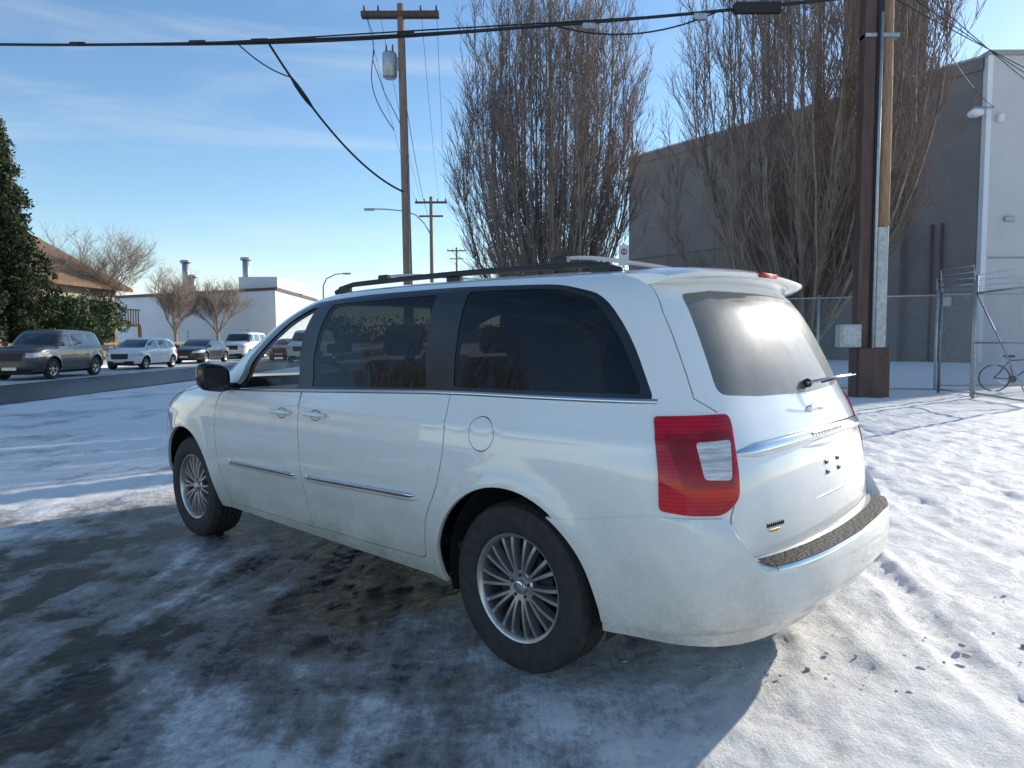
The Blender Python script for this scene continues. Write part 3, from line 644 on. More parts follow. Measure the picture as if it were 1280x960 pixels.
# ------------------------------------------------------------ ground
def vnoise(x,y,seed=0):
    xi=np.floor(x).astype(np.int64);yi=np.floor(y).astype(np.int64);xf=x-xi;yf=y-yi
    def hsh(a,b):
        h=(a*374761393+b*668265263+seed*974711)&0x7fffffff; h=((h^(h>>13))*1274126177)&0x7fffffff; return ((h^(h>>16))&0xffff)/65535.
    u=xf*xf*(3-2*xf);v=yf*yf*(3-2*yf)
    return (hsh(xi,yi)*(1-u)+hsh(xi+1,yi)*u)*(1-v)+(hsh(xi,yi+1)*(1-u)+hsh(xi+1,yi+1)*u)*v
def fbm(x,y,seed=0,o=4):
    a=.5;s=0;t=0
    for i in range(o): s=s+a*vnoise(x*2**i,y*2**i,seed+i*17);t+=a;a*=.55
    return s/t
def ground():
    xd=np.arange(-5,6.5,.027)
    g=[.027];
    while sum(g)<500: g.append(g[-1]*1.06)
    cs=np.cumsum(g);xs=np.concatenate([(-5-cs)[::-1],xd,xd[-1]+cs])
    yd=[1.3]
    while yd[-1]<900: yd.append(yd[-1]+max(.018,yd[-1]*.009))
    yb=[1.3-v for v in np.cumsum([.2*1.2**i for i in range(24)])][::-1]
    ys=np.array(yb+yd)
    X,Y=np.meshgrid(xs,ys)
    near=np.clip(1-(np.hypot(X,Y-4)-9)/14,0,1)
    wx=X+.45*(fbm(X*.35,Y*.35,5)-.5)*2+.12*(fbm(X*1.5,Y*1.2,6)-.5)*2
    st=fbm(wx*5.5,Y*.8,11,4); st2=fbm(wx*22,Y*1.5,23,3); lump=fbm(X*5+.5*Y,Y*5+3-.7*X,31,5); fine=fbm(X*15,Y*15,41,3); big=fbm(X*.5,Y*.5,51,3);mid=fbm(X*1.6+.3*Y,Y*1.6,57,4)
    right=sm(-.5,.9,X+.9*(fbm(X*1.2,Y*.6,61)-.5)*2)
    far=sm(5.0,7.0,Y+1.5*(big-.5)*2)
    patch_=sm(.44,.33,mid*.55+lump*.3+st*.15)
    sn=.46+.34*(st-.5)+.35*(st2-.5)+.70*(lump-.5)+.35*(mid-.5)-.42*patch_
    sn=sn+.22*sm(.54,.66,st*.4+mid*.6)
    sn=sn*(1-right)+right*(.92+.30*(lump-.5)+.25*(st-.5))
    fs=.84+.5*(st-.5)+.8*(mid-.5)
    sn=np.where(right<1,sn*(1-far*(1-right))+fs*far*(1-right),sn)
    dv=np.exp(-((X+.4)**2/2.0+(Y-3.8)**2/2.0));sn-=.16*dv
    rut=np.zeros_like(X);rd=np.zeros_like(X)
    for x0,wd,cv in ((.62,.11,.02),(1.35,.12,.05),(1.72,.10,.16),(2.45,.14,-.03),(3.1,.15,.14),(4.2,.16,.03),(5.6,.2,.2),(-1.15,.11,.03),(-1.7,.12,.10),(-3.2,.14,.02),(-2.4,.11,.12),(-4.6,.16,.05),(-.3,.11,.04)):
        cxx=x0+cv*(Y-3)+.5*(fbm(Y*.18,Y*0+x0*3,71)-.5)*2
        d=(X-cxx)/wd;am=sm(.35,.6,fbm(Y*.5,Y*0+x0*7,77,2))
        rut=np.maximum(rut,am*np.exp(-d**4)); rd=np.maximum(rd,am*np.exp(-((np.abs(d)-1.25)/.4)**2))
    vv=np.abs(((X*14)%1)-.5)*.5
    lug=(np.abs(((Y+vv*.35)*17)%1-.5)<.22).astype(float)*rut
    brk=sm(.42,.60,fbm(X*2.1,Y*1.1,91,3))
    sn=np.clip(sn-rut*.08*(1-right)+(.13*(1-right)*brk)*(lug-.4*rut),-.1,1.3)
    hz=right*(.030*(lump-.45)+.020*(fine-.5)+.022*(st-.5)+.05*(mid-.5)-.026*rut*(.4+.6*brk)+.012*rd*(.3+lump)+.03)+(1-right)*(.018*(lump-.5)+.012*(st-.5)+.010*(fine-.5)+.006*(st2-.5)-.008*rut)+.03*far*(lump-.4)
    hz+=.0045*lug*brk
    Z=hz*near-.03*(1-near)
    c,s=math.cos(2.4076),math.sin(2.4076)
    lx=(X-.637)*c+(Y-3.543)*s; ly=-(X-.637)*s+(Y-3.543)*c
    for wx_ in (0,3.078):
        for wy in (.83,-.83):
            d=np.hypot(lx-wx_,ly-wy);k=1-sm(.16,.4,d);Z=Z*(1-k)+k*(.004)
    ny,nx=X.shape
    V=np.stack([X,Y,Z],-1).reshape(-1,3)
    i=np.arange(ny-1)[:,None]*nx+np.arange(nx-1)[None,:];Q=np.stack([i,i+1,i+nx+1,i+nx],-1).reshape(-1,4)
    m,nt,b=newmat('snow_ice_asphalt')
    o=fastmesh('snow_ground',V,Q,m);me=o.data
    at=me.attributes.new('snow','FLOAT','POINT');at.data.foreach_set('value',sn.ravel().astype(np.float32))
    a=N(nt,'ShaderNodeAttribute',attribute_name='snow');geo=N(nt,'ShaderNodeNewGeometry')
    n1=N(nt,'ShaderNodeTexNoise',Scale=16.0,Detail=7.0,Roughness=.80);L(nt,geo.outputs['Position'],n1.inputs['Vector'])
    mp=N(nt,'ShaderNodeMapping');mp.inputs['Scale'].default_value=(46,7,1);mp.inputs['Rotation'].default_value=(0,0,R(5));L(nt,geo.outputs['Position'],mp.inputs[0])
    n2=N(nt,'ShaderNodeTexNoise',Scale=1.0,Detail=4.0,Roughness=.65);L(nt,mp.outputs[0],n2.inputs['Vector'])
    def madd(x,k,y):
        q=N(nt,'ShaderNodeMath',operation='MULTIPLY_ADD');L(nt,x,q.inputs[0]);q.inputs[1].default_value=k
        if hasattr(y,'is_linked'): L(nt,y,q.inputs[2])
        else: q.inputs[2].default_value=y
        return q.outputs[0]
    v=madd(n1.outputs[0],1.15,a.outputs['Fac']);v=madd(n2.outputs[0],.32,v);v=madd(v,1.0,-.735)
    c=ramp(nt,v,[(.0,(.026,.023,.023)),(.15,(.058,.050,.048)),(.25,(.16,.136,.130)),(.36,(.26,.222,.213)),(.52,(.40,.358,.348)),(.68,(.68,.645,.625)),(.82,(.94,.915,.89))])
    L(nt,c,b.inputs['Base Color'])
    rg_=ramp(nt,v,[(.0,.18),(.25,.26),(.45,.36),(.65,.5),(.85,.6)]);L(nt,rg_,b.inputs['Roughness'])
    bp=N(nt,'ShaderNodeBump',Strength=1.0,Distance=.022);L(nt,v,bp.inputs['Height'])
    L(nt,bp.outputs[0],b.inputs['Normal'])
ground()
M['asphalt']=mat('wet_asphalt',(.07,.068,.068),.45,noise=.4,scale=.8,bump=.003)
M['snow']=mat('snow',(.85,.85,.86),.7,noise=.06,scale=2,bump=.03)
M['dirtysnow']=mat('dirty_snow',(.55,.54,.52),.8,noise=.5,scale=1.2,bump=.02)
mb=MB()
mb.quad([(-16.4,-40,.0),(-11.2,-40,.0),(-11.2,260,.0),(-16.4,260,.0)],M['asphalt']);mb.make('road')
mb=MB();mb.quad([(-20.9,-40,.004),(-16.0,-40,.004),(-16.0,260,.004),(-20.9,260,.004)],M['dirtysnow']);mb.make('parking_lane')
mb=MB();mb.box((-23.2,-40,-.05),(-20.9,260,.12),M['snow'],.02);mb.make('pavement')
# loose snow clods thrown up by tyres
rng=np.random.default_rng(5);bm=bmesh.new();bmesh.ops.create_icosphere(bm,subdivisions=2,radius=1);bv=np.array([v.co[:] for v in bm.verts]);bf=[[v.index for v in f.verts] for f in bm.faces];bm.free()
M['clod']=mat('snow_clod',(.50,.47,.44),.8,noise=.45,scale=30,bump=.004);mb=MB()
for i in range(150):
    x=1.15+.8*rng.normal();y=2.6+.9*abs(rng.normal())
    if x<.45 or x>4: continue
    s=.004+.014*rng.random()**3;v=bv*s*(1+rng.normal(0,.15,bv.shape))*np.array([1.2,1,.6]);mb.add(v+np.array([x,y,.03]),bf,M['clod'],True)
mb.make('snow_clods')
# ------------------------------------------------------------ materials env
M['wood']=mat('pole_wood',(.33,.20,.12),.85,noise=.4,scale=6,bump=.01,streak=(6,6,.4))
M['woodgrey']=mat('pole_wood_grey',(.29,.20,.15),.85,noise=.35,scale=6,streak=(6,6,.4))
M['steelbrown']=mat('brown_steel',(.10,.055,.045),.6,noise=.3,scale=3,streak=(3,3,.5))
M['galv']=mat('galvanised',(.42,.44,.46),.45,metal=.6,noise=.2,scale=12)
M['cable']=mat('cable',(.015,.015,.016),.6)
M['taupe']=mat('taupe_wall',(.175,.153,.145),.85,noise=.10,scale=.6)
M['lilac']=mat('light_wall',(.62,.58,.59),.85,noise=.05,scale=.6)
M['trimw']=mat('light_trim',(.36,.35,.35),.7)
M['dark']=mat('dark_opening',(.02,.02,.022),.3)
M['whitewall']=mat('white_wall',(.80,.80,.80),.8,noise=.05,scale=.4)
M['bark']=mat('bark',(.25,.215,.155),.9,noise=.35,scale=5)
M['twig']=mat('twigs',(.28,.205,.175),.9,noise=.3,scale=2)
M['twigpale']=mat('pale_twigs',(.34,.27,.21),.9,noise=.2)
M['leafd']=mat('conifer_foliage',(.05,.065,.022),.8,noise=.6,scale=1.5)
M['leafg']=mat('shrub_foliage',(.06,.10,.03),.7,noise=.6,scale=1.5)
# ------------------------------------------------------------ trees
def nrm_(a): return a/(np.linalg.norm(a,axis=-1,keepdims=True)+1e-12)
def grow(p,d,l,n,up,jit):
    m=len(p);out=[p];d=nrm_(d)
    for i in range(n):
        d=nrm_(d+np.array([0,0,up])+rng.normal(0,jit,(m,3)));p=p+d*(l/n)[:,None];out.append(p)
    return np.stack(out,1)
def spawn(paths,cnt,lo,hi,smin,smax,upb):
    m,k,_=paths.shape;idx=np.repeat(np.arange(m),cnt);q=rng.uniform(lo,hi,len(idx))*(k-1);i=np.minimum(q.astype(int),k-2)
    a=paths[idx,i];b=paths[idx,i+1];p=a+(b-a)*(q-i)[:,None];az=rng.uniform(0,2*math.pi,len(idx));s=rng.uniform(smin,smax,len(idx))
    d=nrm_(b-a)+np.stack([s*np.cos(az),s*np.sin(az),np.full(len(idx),upb)],1);return p,d,idx,q/(k-1)
def tubes(name,sets,m,parent=None,loc=None):
    VV=[];QQ=[];o=0
    for P,Rr,n in sets:
        mm,k,_=P.shape;T=nrm_(np.gradient(P,axis=1));a=np.array([.31,.95,.05]);A=nrm_(np.cross(T,a));B=np.cross(T,A)
        th=np.arange(n)*2*math.pi/n
        V=P[:,:,None]+Rr[:,:,None,None]*(np.cos(th)[None,None,:,None]*A[:,:,None]+np.sin(th)[None,None,:,None]*B[:,:,None])
        VV.append(V.reshape(-1,3))
        i,j,t=np.meshgrid(np.arange(mm),np.arange(k-1),np.arange(n),indexing='ij');b0=o+i*k*n+j*n;t2=(t+1)%n
        QQ.append(np.stack([b0+t,b0+t2,b0+n+t2,b0+n+t],-1).reshape(-1,4));o+=mm*k*n
    return fastmesh(name,np.concatenate(VV),np.concatenate(QQ),m,parent,loc)
def hornbeam(name,loc,H,Rw,nl=44,trunk=1.3,seed=1,sub=16,tw=7,tt=2):
    global rng
    rng=np.random.default_rng(seed);n=10
    q=np.linspace(0,1,n+1)
    limbs=[];rads=[]
    for i in range(nl):
        az=2*math.pi*i*.382+rng.uniform(-.25,.25);f=math.sqrt((i+.5)/nl)*rng.uniform(.85,1.03)
        z0=trunk*rng.uniform(.6,1.0)+(1-f)*.8;top=H*(.38+.62*math.sqrt(max(0,1-min(f,1)**2.6)))*rng.uniform(.90,1.0)
        ex=rng.uniform(2.2,3.4);g=(1-(1-q)**ex)*(1-.10*q*f)
        a2=az+rng.uniform(-.15,.15)*q;rad=f*Rw*.92*g
        pts=np.stack([rad*np.cos(a2),rad*np.sin(a2),z0+(top-z0)*q**1.15],1);pts[1:]+=np.cumsum(rng.normal(0,.035,(n,3)),0)
        limbs.append(pts);rads.append((.044*(1.2-.45*f))*(1-q)**.8+.007)
    Lm=np.stack(limbs);LR=np.stack(rads)
    p,d,ix,qq=spawn(Lm,sub,.08,.99,.25,.68,.36)
    out=(p*np.array([1,1,0]));out=out/(np.linalg.norm(out,axis=1,keepdims=True)+.3);d=d+out*.42*rng.uniform(0,1,(len(ix),1))
    l=rng.uniform(.9,2.3,len(ix))*(1.15-.5*qq)*H/13;S1=grow(p,d,l,5,.08,.05);R1=(np.linspace(.016,.006,6)[None]*(1.15-.5*qq)[:,None])
    p,d,ix,q2=spawn(S1,tw,.08,.98,.28,.75,.20);S2=grow(p,d,rng.uniform(.4,1.1,len(ix)),3,.08,.07);R2=np.broadcast_to(np.array([.0090,.0080,.0065,.003]),(len(ix),4))
    p,d,ix,q3=spawn(S2,tt,.1,.95,.35,.8,.18);S3=grow(p,d,rng.uniform(.25,.55,len(ix)),2,.06,.1);R3=np.broadcast_to(np.array([.0070,.006,.003]),(len(ix),3))
    mb=MB();mb.tube([[0,0,-.1],[.02,0,.4],[0,.03,.8],[.03,0,trunk],[0,0,trunk+1.0]],[.36,.27,.25,.24,.10],M['bark'],12)
    root=mb.make(name,loc=loc)
    tubes('limbs',[(Lm,LR,6)],M['bark'],root);tubes('twigs',[(S1,R1,3),(S2,R2,3),(S3,R3,3)],M['twig'],root)
    return root
hornbeam('bare_tree',(1.30,24,0),14.0,3.75,nl=62,seed=3,sub=19)
hornbeam('bare_tree',(8.6,20.5,0),15.2,4.6,nl=68,seed=9,sub=18)
def round_tree(name,loc,H,seed,mt):
    global rng
    rng=np.random.default_rng(seed);m=6;az=np.arange(m)*1.05
    p=np.tile([0,0,H*.28],(m,1)).astype(float);d=np.stack([.6*np.cos(az),.6*np.sin(az),np.ones(m)],1)
    S0=grow(p,d,np.full(m,H*.42),5,.05,.09);sets=[(S0,np.broadcast_to(np.linspace(.07,.03,6),(m,6)),5)];cur=S0;l=H*.24;r=.03
    for lev,cnt in enumerate((7,6,6,2)):
        p,d,ix,q=spawn(cur,cnt,.2,1,.5,1.0,.12);cur=grow(p,d,rng.uniform(.7,1.2,len(ix))*l,4,.05,.1)
        sets.append((cur,np.broadcast_to(np.linspace(r,r*.5,5),(len(ix),5)),3));l*=.62;r=max(r*.55,.007)
    mb=MB();mb.tube([[0,0,-.1],[.05,0,H*.15],[0,.03,H*.32]],[.17,.13,.11],mt,8);root=mb.make(name,loc=loc);tubes('branches',sets,mt,root);return root
round_tree('bare_tree',(-31,52,0),9.8,21,M['twigpale'])
round_tree('bare_tree',(-26.0,54,0),7.0,22,M['twigpale'])
round_tree('bare_tree',(-24.0,57,0),6.6,24,M['twigpale'])
round_tree('bare_tree',(-25,14,0),11,25,M['twigpale'])
round_tree('bare_tree',(-26,4,0),13,26,M['twigpale'])
def leaves(name,C,size,m,parent,down=.0):
    n=len(C);a=nrm_(rng.normal(size=(n,3)));b=nrm_(np.cross(a,rng.normal(size=(n,3))))
    s=size*rng.uniform(.5,1.3,(n,1));V=np.stack([C-a*s-b*s*.45,C+a*s-b*s*.45,C+a*s*1.2+b*s*.45+np.array([0,0,-down]),C-a*s+b*s*.45],1).reshape(-1,3)
    return fastmesh(name,V,np.arange(4*n).reshape(-1,4),m,parent,smooth=False)
def conifer(name,loc,H,Rw,seed):
    global rng
    rng=np.random.default_rng(seed);mb=MB();mb.tube([[0,0,-.1],[0,0,H*.5],[0,0,H*.97]],[.3,.18,.03],M['bark'],8)
    Cs=[]
    for i in range(170):
        q=(i/170)**.9;z=H*(.05+.93*q);az=i*2.4+rng.uniform(-.3,.3);r=Rw*(1-q)**.75*rng.uniform(.62,1.15)+.1
        p=np.array([[0,0,z],[r*.5*math.cos(az),r*.5*math.sin(az),z+.05*r],[r*math.cos(az),r*math.sin(az),z-.25*r]])
        mb.tube(p,[.04,.025,.008],M['bark'],3,cap=False)
        for t in np.linspace(.2,1,int(5+r*5)):
            c=p[1]+(p[2]-p[1])*(t-.5)*2 if t>=.5 else p[0]+(p[1]-p[0])*t*2
            Cs.append(c+rng.normal(0,.16,(26,3))*np.array([1,1,.8])-np.array([0,0,.12]))
    o=mb.make(name,loc=loc);leaves('foliage',np.concatenate(Cs),.08,M['leafd'],o,.05);return o
conifer('conifer_tree',(-25.9,35.5,0),13.0,3.0,31)
def bush(name,loc,a,h,seed,m,n=9000,leaf=.075):
    global rng
    rng=np.random.default_rng(seed);mb=MB();mb.tube([[0,0,-.1],[0,0,h*.5]],[.15,.08],M['bark'],6);Cs=[];cl=[]
    for i in range(60):
        d=rng.normal(size=3);d/=np.linalg.norm(d);d[2]=abs(d[2])*1.0 if rng.random()<.8 else d[2]*.4
        rr=rng.uniform(.55,.92);cl.append((np.array([d[0]*a*rr,d[1]*a*rr,h*.42+d[2]*h*.5*rr]),rng.uniform(.3,.6)))
    per=n//60
    for c,r in cl:
        d=nrm_(rng.normal(size=(per,3)));Cs.append(c+d*r*rng.uniform(.6,1.05,(per,1)))
    C=np.concatenate(Cs);C=C[C[:,2]>.05];o=mb.make(name,loc=loc);leaves('foliage',C,leaf,m,o);return o
bush('evergreen_shrub',(-23.9,39,0),2.5,4.6,41,M['leafg'])
bush('hedge',(-24.6,31.5,0),1.6,1.5,42,M['twigpale'],n=4000,leaf=.06)
bush('hedge',(-26.8,33,0),2.0,1.9,43,M['leafd'],n=4000)
# ------------------------------------------------------------ buildings
def warehouse():
    root=empty('warehouse_building')
    A=np.array([24.4,37.0]);B=np.array([9.5,57.0]);H=15.7
    d=(B-A)/np.linalg.norm(B-A)
    nrm=np.array([-d[1],d[0]])
    if nrm@(-A)<0: nrm=-nrm
    Ln=np.linalg.norm(B-A);mb=MB()
    def P(s,o,z): q=A+d*s+nrm*o;return (q[0],q[1],z)
    def bx(s0,s1,o0,o1,z0,z1,m):
        V=[P(s,o,z) for z in (z0,z1) for s,o in ((s0,o0),(s1,o0),(s1,o1),(s0,o1))]
        mb.add(V,[(0,1,2,3),(4,5,6,7),(0,1,5,4),(1,2,6,5),(2,3,7,6),(3,0,4,7)],m)
    bx(0,Ln,-14,0,-.1,H-.6,M['taupe'])
    bx(-.05,Ln+.1,-.5,.10,H-.6,H,M['taupe']);bx(-.05,Ln+.12,-.5,.14,H,H+.12,M['trimw'])
    for s in np.arange(4,Ln,4.2): bx(s-.02,s+.02,0,.012,0,H-.6,M['dark'])
    bx(3.6,7.2,-2.0,.5,-.1,22,M['taupe']);bx(3.5,7.3,-2.1,.6,22,22.3,M['trimw'])
    for s in np.arange(9,Ln-2,3.0): bx(s,s+1.6,.0,.05,2.6,4.2,M['dark'])
    bx(9,Ln+2,.1,3.5,4.6,5.0,M['dark']);bx(7.4,Ln,.0,.03,7.6,7.68,M['dark'])
    for s in (1.6,2.1): mb.tube([P(s,.12,0),P(s,.12,7.5)],.06,M['steelbrown'],6)
    bx(1.0,1.6,.0,.2,3.0,3.5,M['galv'])
    mb.make('walls',root,fix=True)
    mb=MB()
    mb.box((24.45,36.6,-.1),(36,44,H-.02),M['lilac']);mb.box((24.38,36.48,H-.02),(36.1,44.1,H+.22),M['trimw'])
    mb.box((24.40,36.55,0),(24.65,36.6,H-.02),M['whitewall'])
    mb.box((24.8,36.57,5.4),(36,36.6,5.5),M['trimw'])
    mb.box((26.9,36.52,3.2),(28.8,36.6,6.4),M['dark']);mb.box((26.8,36.48,3.1),(28.9,36.52,3.2),M['trimw']);mb.box((27.8,36.49,3.2),(27.9,36.52,6.4),M['trimw'])
    mb.tube([(23.9,36.9,13.2),(24.6,36.3,13.0)],.05,M['galv'],6);mb.box((23.5,36.2,12.6),(24.1,36.8,12.95),M['whitewall'],.1)
    mb.box((24.9,36.3,12.3),(25.2,36.55,12.7),M['whitewall'],.05)
    mb.box((25.5,36.42,7.3),(26.0,36.58,7.55),M['galv'],.03);mb.box((28.2,36.42,7.6),(28.7,36.58,7.85),M['galv'],.03)
    mb.make('front_block',root)
warehouse()
def lowbuilding():
    root=empty('white_building');mb=MB()
    V=[(-20.2,60),(-21.8,78),(-42,90),(-40.5,71)]
    def ex(z0,z1,m):
        mb.add([(x,y,z0) for x,y in V]+[(x,y,z1) for x,y in V],[(0,1,2,3),(7,6,5,4),(0,4,5,1),(1,5,6,2),(2,6,7,3),(3,7,4,0)],m)
    ex(-.1,5.6,M['whitewall']);
    V=[(-20.0,59.8),(-21.6,78.2),(-42.2,90.2),(-40.7,70.8)];ex(5.6,5.85,M['steelbrown'])
    mb.box((-24,61.8,5.85),(-20.6,70,6.9),M['whitewall'])
    for t in (.15,.5,.8):
        x=-20.2+(-20.3)*t;y=60+11*t
        mb.quad([(x,y-.06,0.1),(x-1.1,y+.6-.06,.1),(x-1.1,y+.6-.06,2.3),(x,y-.06,2.3)],M['galv'])
    for x,y,h in ((-31.5,68,8.8),(-30.9,68,7.4),(-24.9,66,8.8)):
        mb.tube([(x,y,5.8),(x,y,h)],.32,M['galv'],12);mb.tube([(x,y,h),(x,y,h+.25)],.5,M['galv'],12)
    mb.make('walls',root,fix=True)
lowbuilding()
M['shingle']=mat('roof_shingle',(.20,.12,.065),.9,noise=.3,scale=3);M['cream']=mat('cream_siding',(.42,.36,.27),.85);M['deck']=mat('deck_wood',(.30,.19,.09),.8)
def house(dx=0,dy=0):
    root=empty('house',(dx,dy,0));mb=MB()
    x0,x1,y0,y1=-45,-30.5,42,54
    mb.box((x0,y0,-.1),(x1,y1,5.4),M['cream'])
    xm=(x0+x1)/2;e=.9
    mb.add([(x0-e,y0-e,5.1),(xm,y0-e,9.6),(x1+e,y0-e,5.1),(x0-e,y1+e,5.1),(xm,y1+e,9.6),(x1+e,y1+e,5.1),
            (x0-e,y0-e,5.35),(xm,y0-e,9.9),(x1+e,y0-e,5.35),(x0-e,y1+e,5.35),(xm,y1+e,9.9),(x1+e,y1+e,5.35)],
           [(6,7,10,9),(7,8,11,10),(0,3,4,1),(1,4,5,2),(0,1,7,6),(1,2,8,7),(3,9,10,4),(4,10,11,5),(0,6,9,3),(2,5,11,8)],M['shingle'])
    mb.add([(x0,y0-.01,5.1),(x1,y0-.01,5.1),(xm,y0-.01,9.3)],[(0,1,2)],M['cream'])
    for x in (-42,-38,-34): mb.box((x,y0-.06,3.0),(x+1.5,y0-.01,4.4),M['dark']);mb.box((x-.08,y0-.09,2.9),(x+1.58,y0-.06,3.0),M['trimw'])
    for y in (44,48,51): mb.box((x1+.01,y,3.0),(x1+.05,y+1.5,4.3),M['dark'])
    mb.box((x1,43,2.4),(x1+2.4,53,2.6),M['deck'])
    for y in np.arange(43,53.1,.35): mb.box((x1+2.3,y,2.6),(x1+2.36,y+.06,3.6),M['deck'])
    mb.box((x1+2.25,43,3.6),(x1+2.42,53,3.7),M['deck'])
    for y in (43,46.3,49.6,53): mb.box((x1+2.2,y-.08,0),(x1+2.4,y+.08,2.4),M['deck'])
    for k in range(10): mb.box((x1+2.4+.3*k,43,2.3-.24*k),(x1+2.7+.3*k,44.2,2.4-.24*k),M['deck'])
    mb.tube([(x1+2.4,43,3.6),(x1+5.4,43,1.2)],.05,M['deck'],4)
    mb.make('walls',root,fix=True)
house(); house(1,-38)
mb=MB()
for y in np.arange(30,75,2.0): mb.box((-22.6,y-.06,.1),(-22.5,y+.06,1.25),M['deck'])
mb.box((-22.62,30,1.15),(-22.48,75,1.27),M['deck']);mb.box((-22.60,30,.6),(-22.5,75,.7),M['deck']);mb.make('wooden_railing')
M['fartree']=mat('distant_trees',(.10,.10,.09),.9,noise=.4,scale=.3)
rng=np.random.default_rng(77);Cs=[]
for i in range(700):
    x=rng.uniform(-220,260);y=rng.uniform(230,270)
    h=rng.uniform(3,9)*(.6+.6*abs(math.sin(x*.03)));Cs.append(np.array([x,y,0])+rng.normal(0,1,(40,3))*np.array([2.2,2,.1])+np.stack([np.zeros(40),np.zeros(40),rng.uniform(0,h,40)],1))
leaves('distant_tree_line',np.concatenate(Cs),.6,M['fartree'],None)
# ------------------------------------------------------------ poles & wires
def cat(a,b,sag,n=24):
    a=np.array(a,float);b=np.array(b,float);t=np.linspace(0,1,n)[:,None];p=a+(b-a)*t;p[:,2]-=sag*4*(t*(1-t))[:,0];return p
root=empty('utility_pole',(-3.45,23,0));mb=MB()
mb.tube([(0.1,0,-.2),(.03,0,6),(-.05,0,12.05)],[.165,.14,.115],M['woodgrey'],12)
mb.box((-1.30,-.14,11.65),(1.18,-.03,11.80),M['steelbrown']);mb.box((-1.30,.03,11.65),(1.18,.14,11.80),M['steelbrown'])
for x in (-1.2,-.75,.6,1.1): mb.tube([(x,-.08,11.8),(x,-.08,11.98)],[.04,.025],M['steelbrown'],6)
mb.lathe([(0,0),(.2,0),(.235,.04),(.235,.72),(.21,.78),(0,.82)],M['galv'],c=(-.42,-.02,9.75),axis='z',n=20)
for x in (-.52,-.32): mb.tube([(x,-.02,10.55),(x,-.02,10.8)],[.04,.02],M['steelbrown'],6)
mb.box((-.2,-.04,10.0),(-.05,.04,10.4),M['galv'])
mb.tube(cat((-.9,-.05,10.6),(-.3,-.05,8.1),.0)+np.stack([-.35*np.sin(np.linspace(0,3.14,24)),np.zeros(24),np.zeros(24)],1),.015,M['cable'],5)
mb.tube([(-1.2,-.08,11.9),(-.9,-.08,11.0),(-.95,-.08,10.3),(-.6,-.08,9.3),(-.1,-.08,8.3)],.012,M['cable'],4)
mb.tube([(.15,-.1,7.0),(.15,-.1,.2)],.03,M['galv'],5)
mb.make('pole',root)
def far_pole(loc,H,lamp=False):
    r=empty('utility_pole',loc);mb=MB();mb.tube([(0,0,-.2),(0,0,H)],[.17,.12],M['woodgrey'],8)
    mb.box((-1.2,-.06,H-.5),(1.2,.06,H-.35),M['steelbrown']);mb.box((-.9,-.06,H-1.5),(.9,.06,H-1.38),M['steelbrown'])
    for x in (-1.1,-.5,.5,1.1): mb.tube([(x,0,H-.35),(x,0,H-.15)],.05,M['steelbrown'],5)
    if lamp:
        pts=[(0,0,9.1),(-.5,-.1,10.0),(-1.1,-.2,10.6),(-1.9,-.3,10.9),(-3.4,-.5,11.0),(-4.1,-.6,11.0)];mb.tube(pts,.05,M['galv'],6)
        mb.box((-4.9,-.75,10.88),(-4.1,-.45,11.05),M['galv'],.05)
    mb.make('pole',r)
far_pole((-6.0,53,0),12.0,lamp=True); far_pole((-7.0,90,0),13.0)
root=empty('street_lamp',(-13.4,50,0));mb=MB();mb.tube([(0,0,0),(0,0,4.6),(-.0,0,5.2),(.25,0,5.7),(.9,0,6.0),(1.5,0,6.05)],[.09,.07,.06,.05,.04,.04],M['galv'],8);mb.box((1.4,-.12,5.98),(2.0,.12,6.1),M['galv'],.04)
mb.make('lamp',root)
root=empty('utility_pole',(8.2,16,0));mb=MB()
mb.tube([(.20,.05,-.2),(.20,.05,6),(.16,.05,13.5)],[.18,.17,.145],M['wood'],16)
mb.box((-.36,-.14,0),(-.02,.14,13.5),M['steelbrown'],.01);mb.box((-.10,-.19,0),(.02,-.142,13.5),M['dark'])
mb.box((-.34,-.26,-.05),(.36,.3,1.15),M['steelbrown'],.03)
mb.box((.02,-.20,.35),(.26,-.15,3.85),M['galv'],.01)
mb.tube([(-.04,-.22,.3),(-.04,-.22,5.0),(-.02,-.2,8.5)],.035,M['galv'],8)
mb.box((-.78,-.25,1.15),(-.30,.05,1.68),M['galv'],.02);mb.box((-.74,-.27,1.2),(-.34,-.25,1.62),M['galv'],.01)
mb.box((-.36,-.16,8.0),(.4,.2,8.08),M['galv'])
mb.make('pole',root)
mb=MB()
main=cat((-16.5,19.5,9.50),(8.1,15.9,8.93),.42,60)
for dz,r,ph in ((0,.035,0),(.09,.018,1),(-.06,.02,2)):
    q=main.copy();q[:,2]+=dz*np.cos(np.linspace(0,9,60)+ph)*.6+dz*.4;mb.tube(q,r,M['cable'],6)
drop=cat(tuple(main[25]),(-3.5,22.9,6.15),.55,30);mb.tube(drop,.03,M['cable'],6);mb.tube(drop[4:9],[.03,.06,.065,.06,.03],M['cable'],8)
mb.tube(cat(tuple(main[23]),tuple(drop[4]),.12,10),.018,M['cable'],5)
for k in (44,50): 
    p=main[k];mb.box(p-np.array([.16,.08,.16]),p+np.array([.16,.08,-.02]),M['galv'],.03)
for k in (12,20,24,27,33): 
    mb.tube(main[k:k+2]+np.array([0,0,.02]),.055,M['cable'],6)
p=main[53];mb.box(p-np.array([.55,.1,.14]),p+np.array([.55,.1,.10]),M['cable'],.05)
mb.tube(cat(tuple(main[42]),tuple(main[51]),.35,16),.02,M['cable'],5)
mb.tube(cat((8.3,15.9,10.0),(24.6,36.3,13.0),.5),.015,M['cable'],5)
for k,z in enumerate((9.6,9.2,8.9)): mb.tube(cat((8.35,15.9,z),(24+k*1.5,22,3.6+k*.7),.35),.011,M['cable'],5)
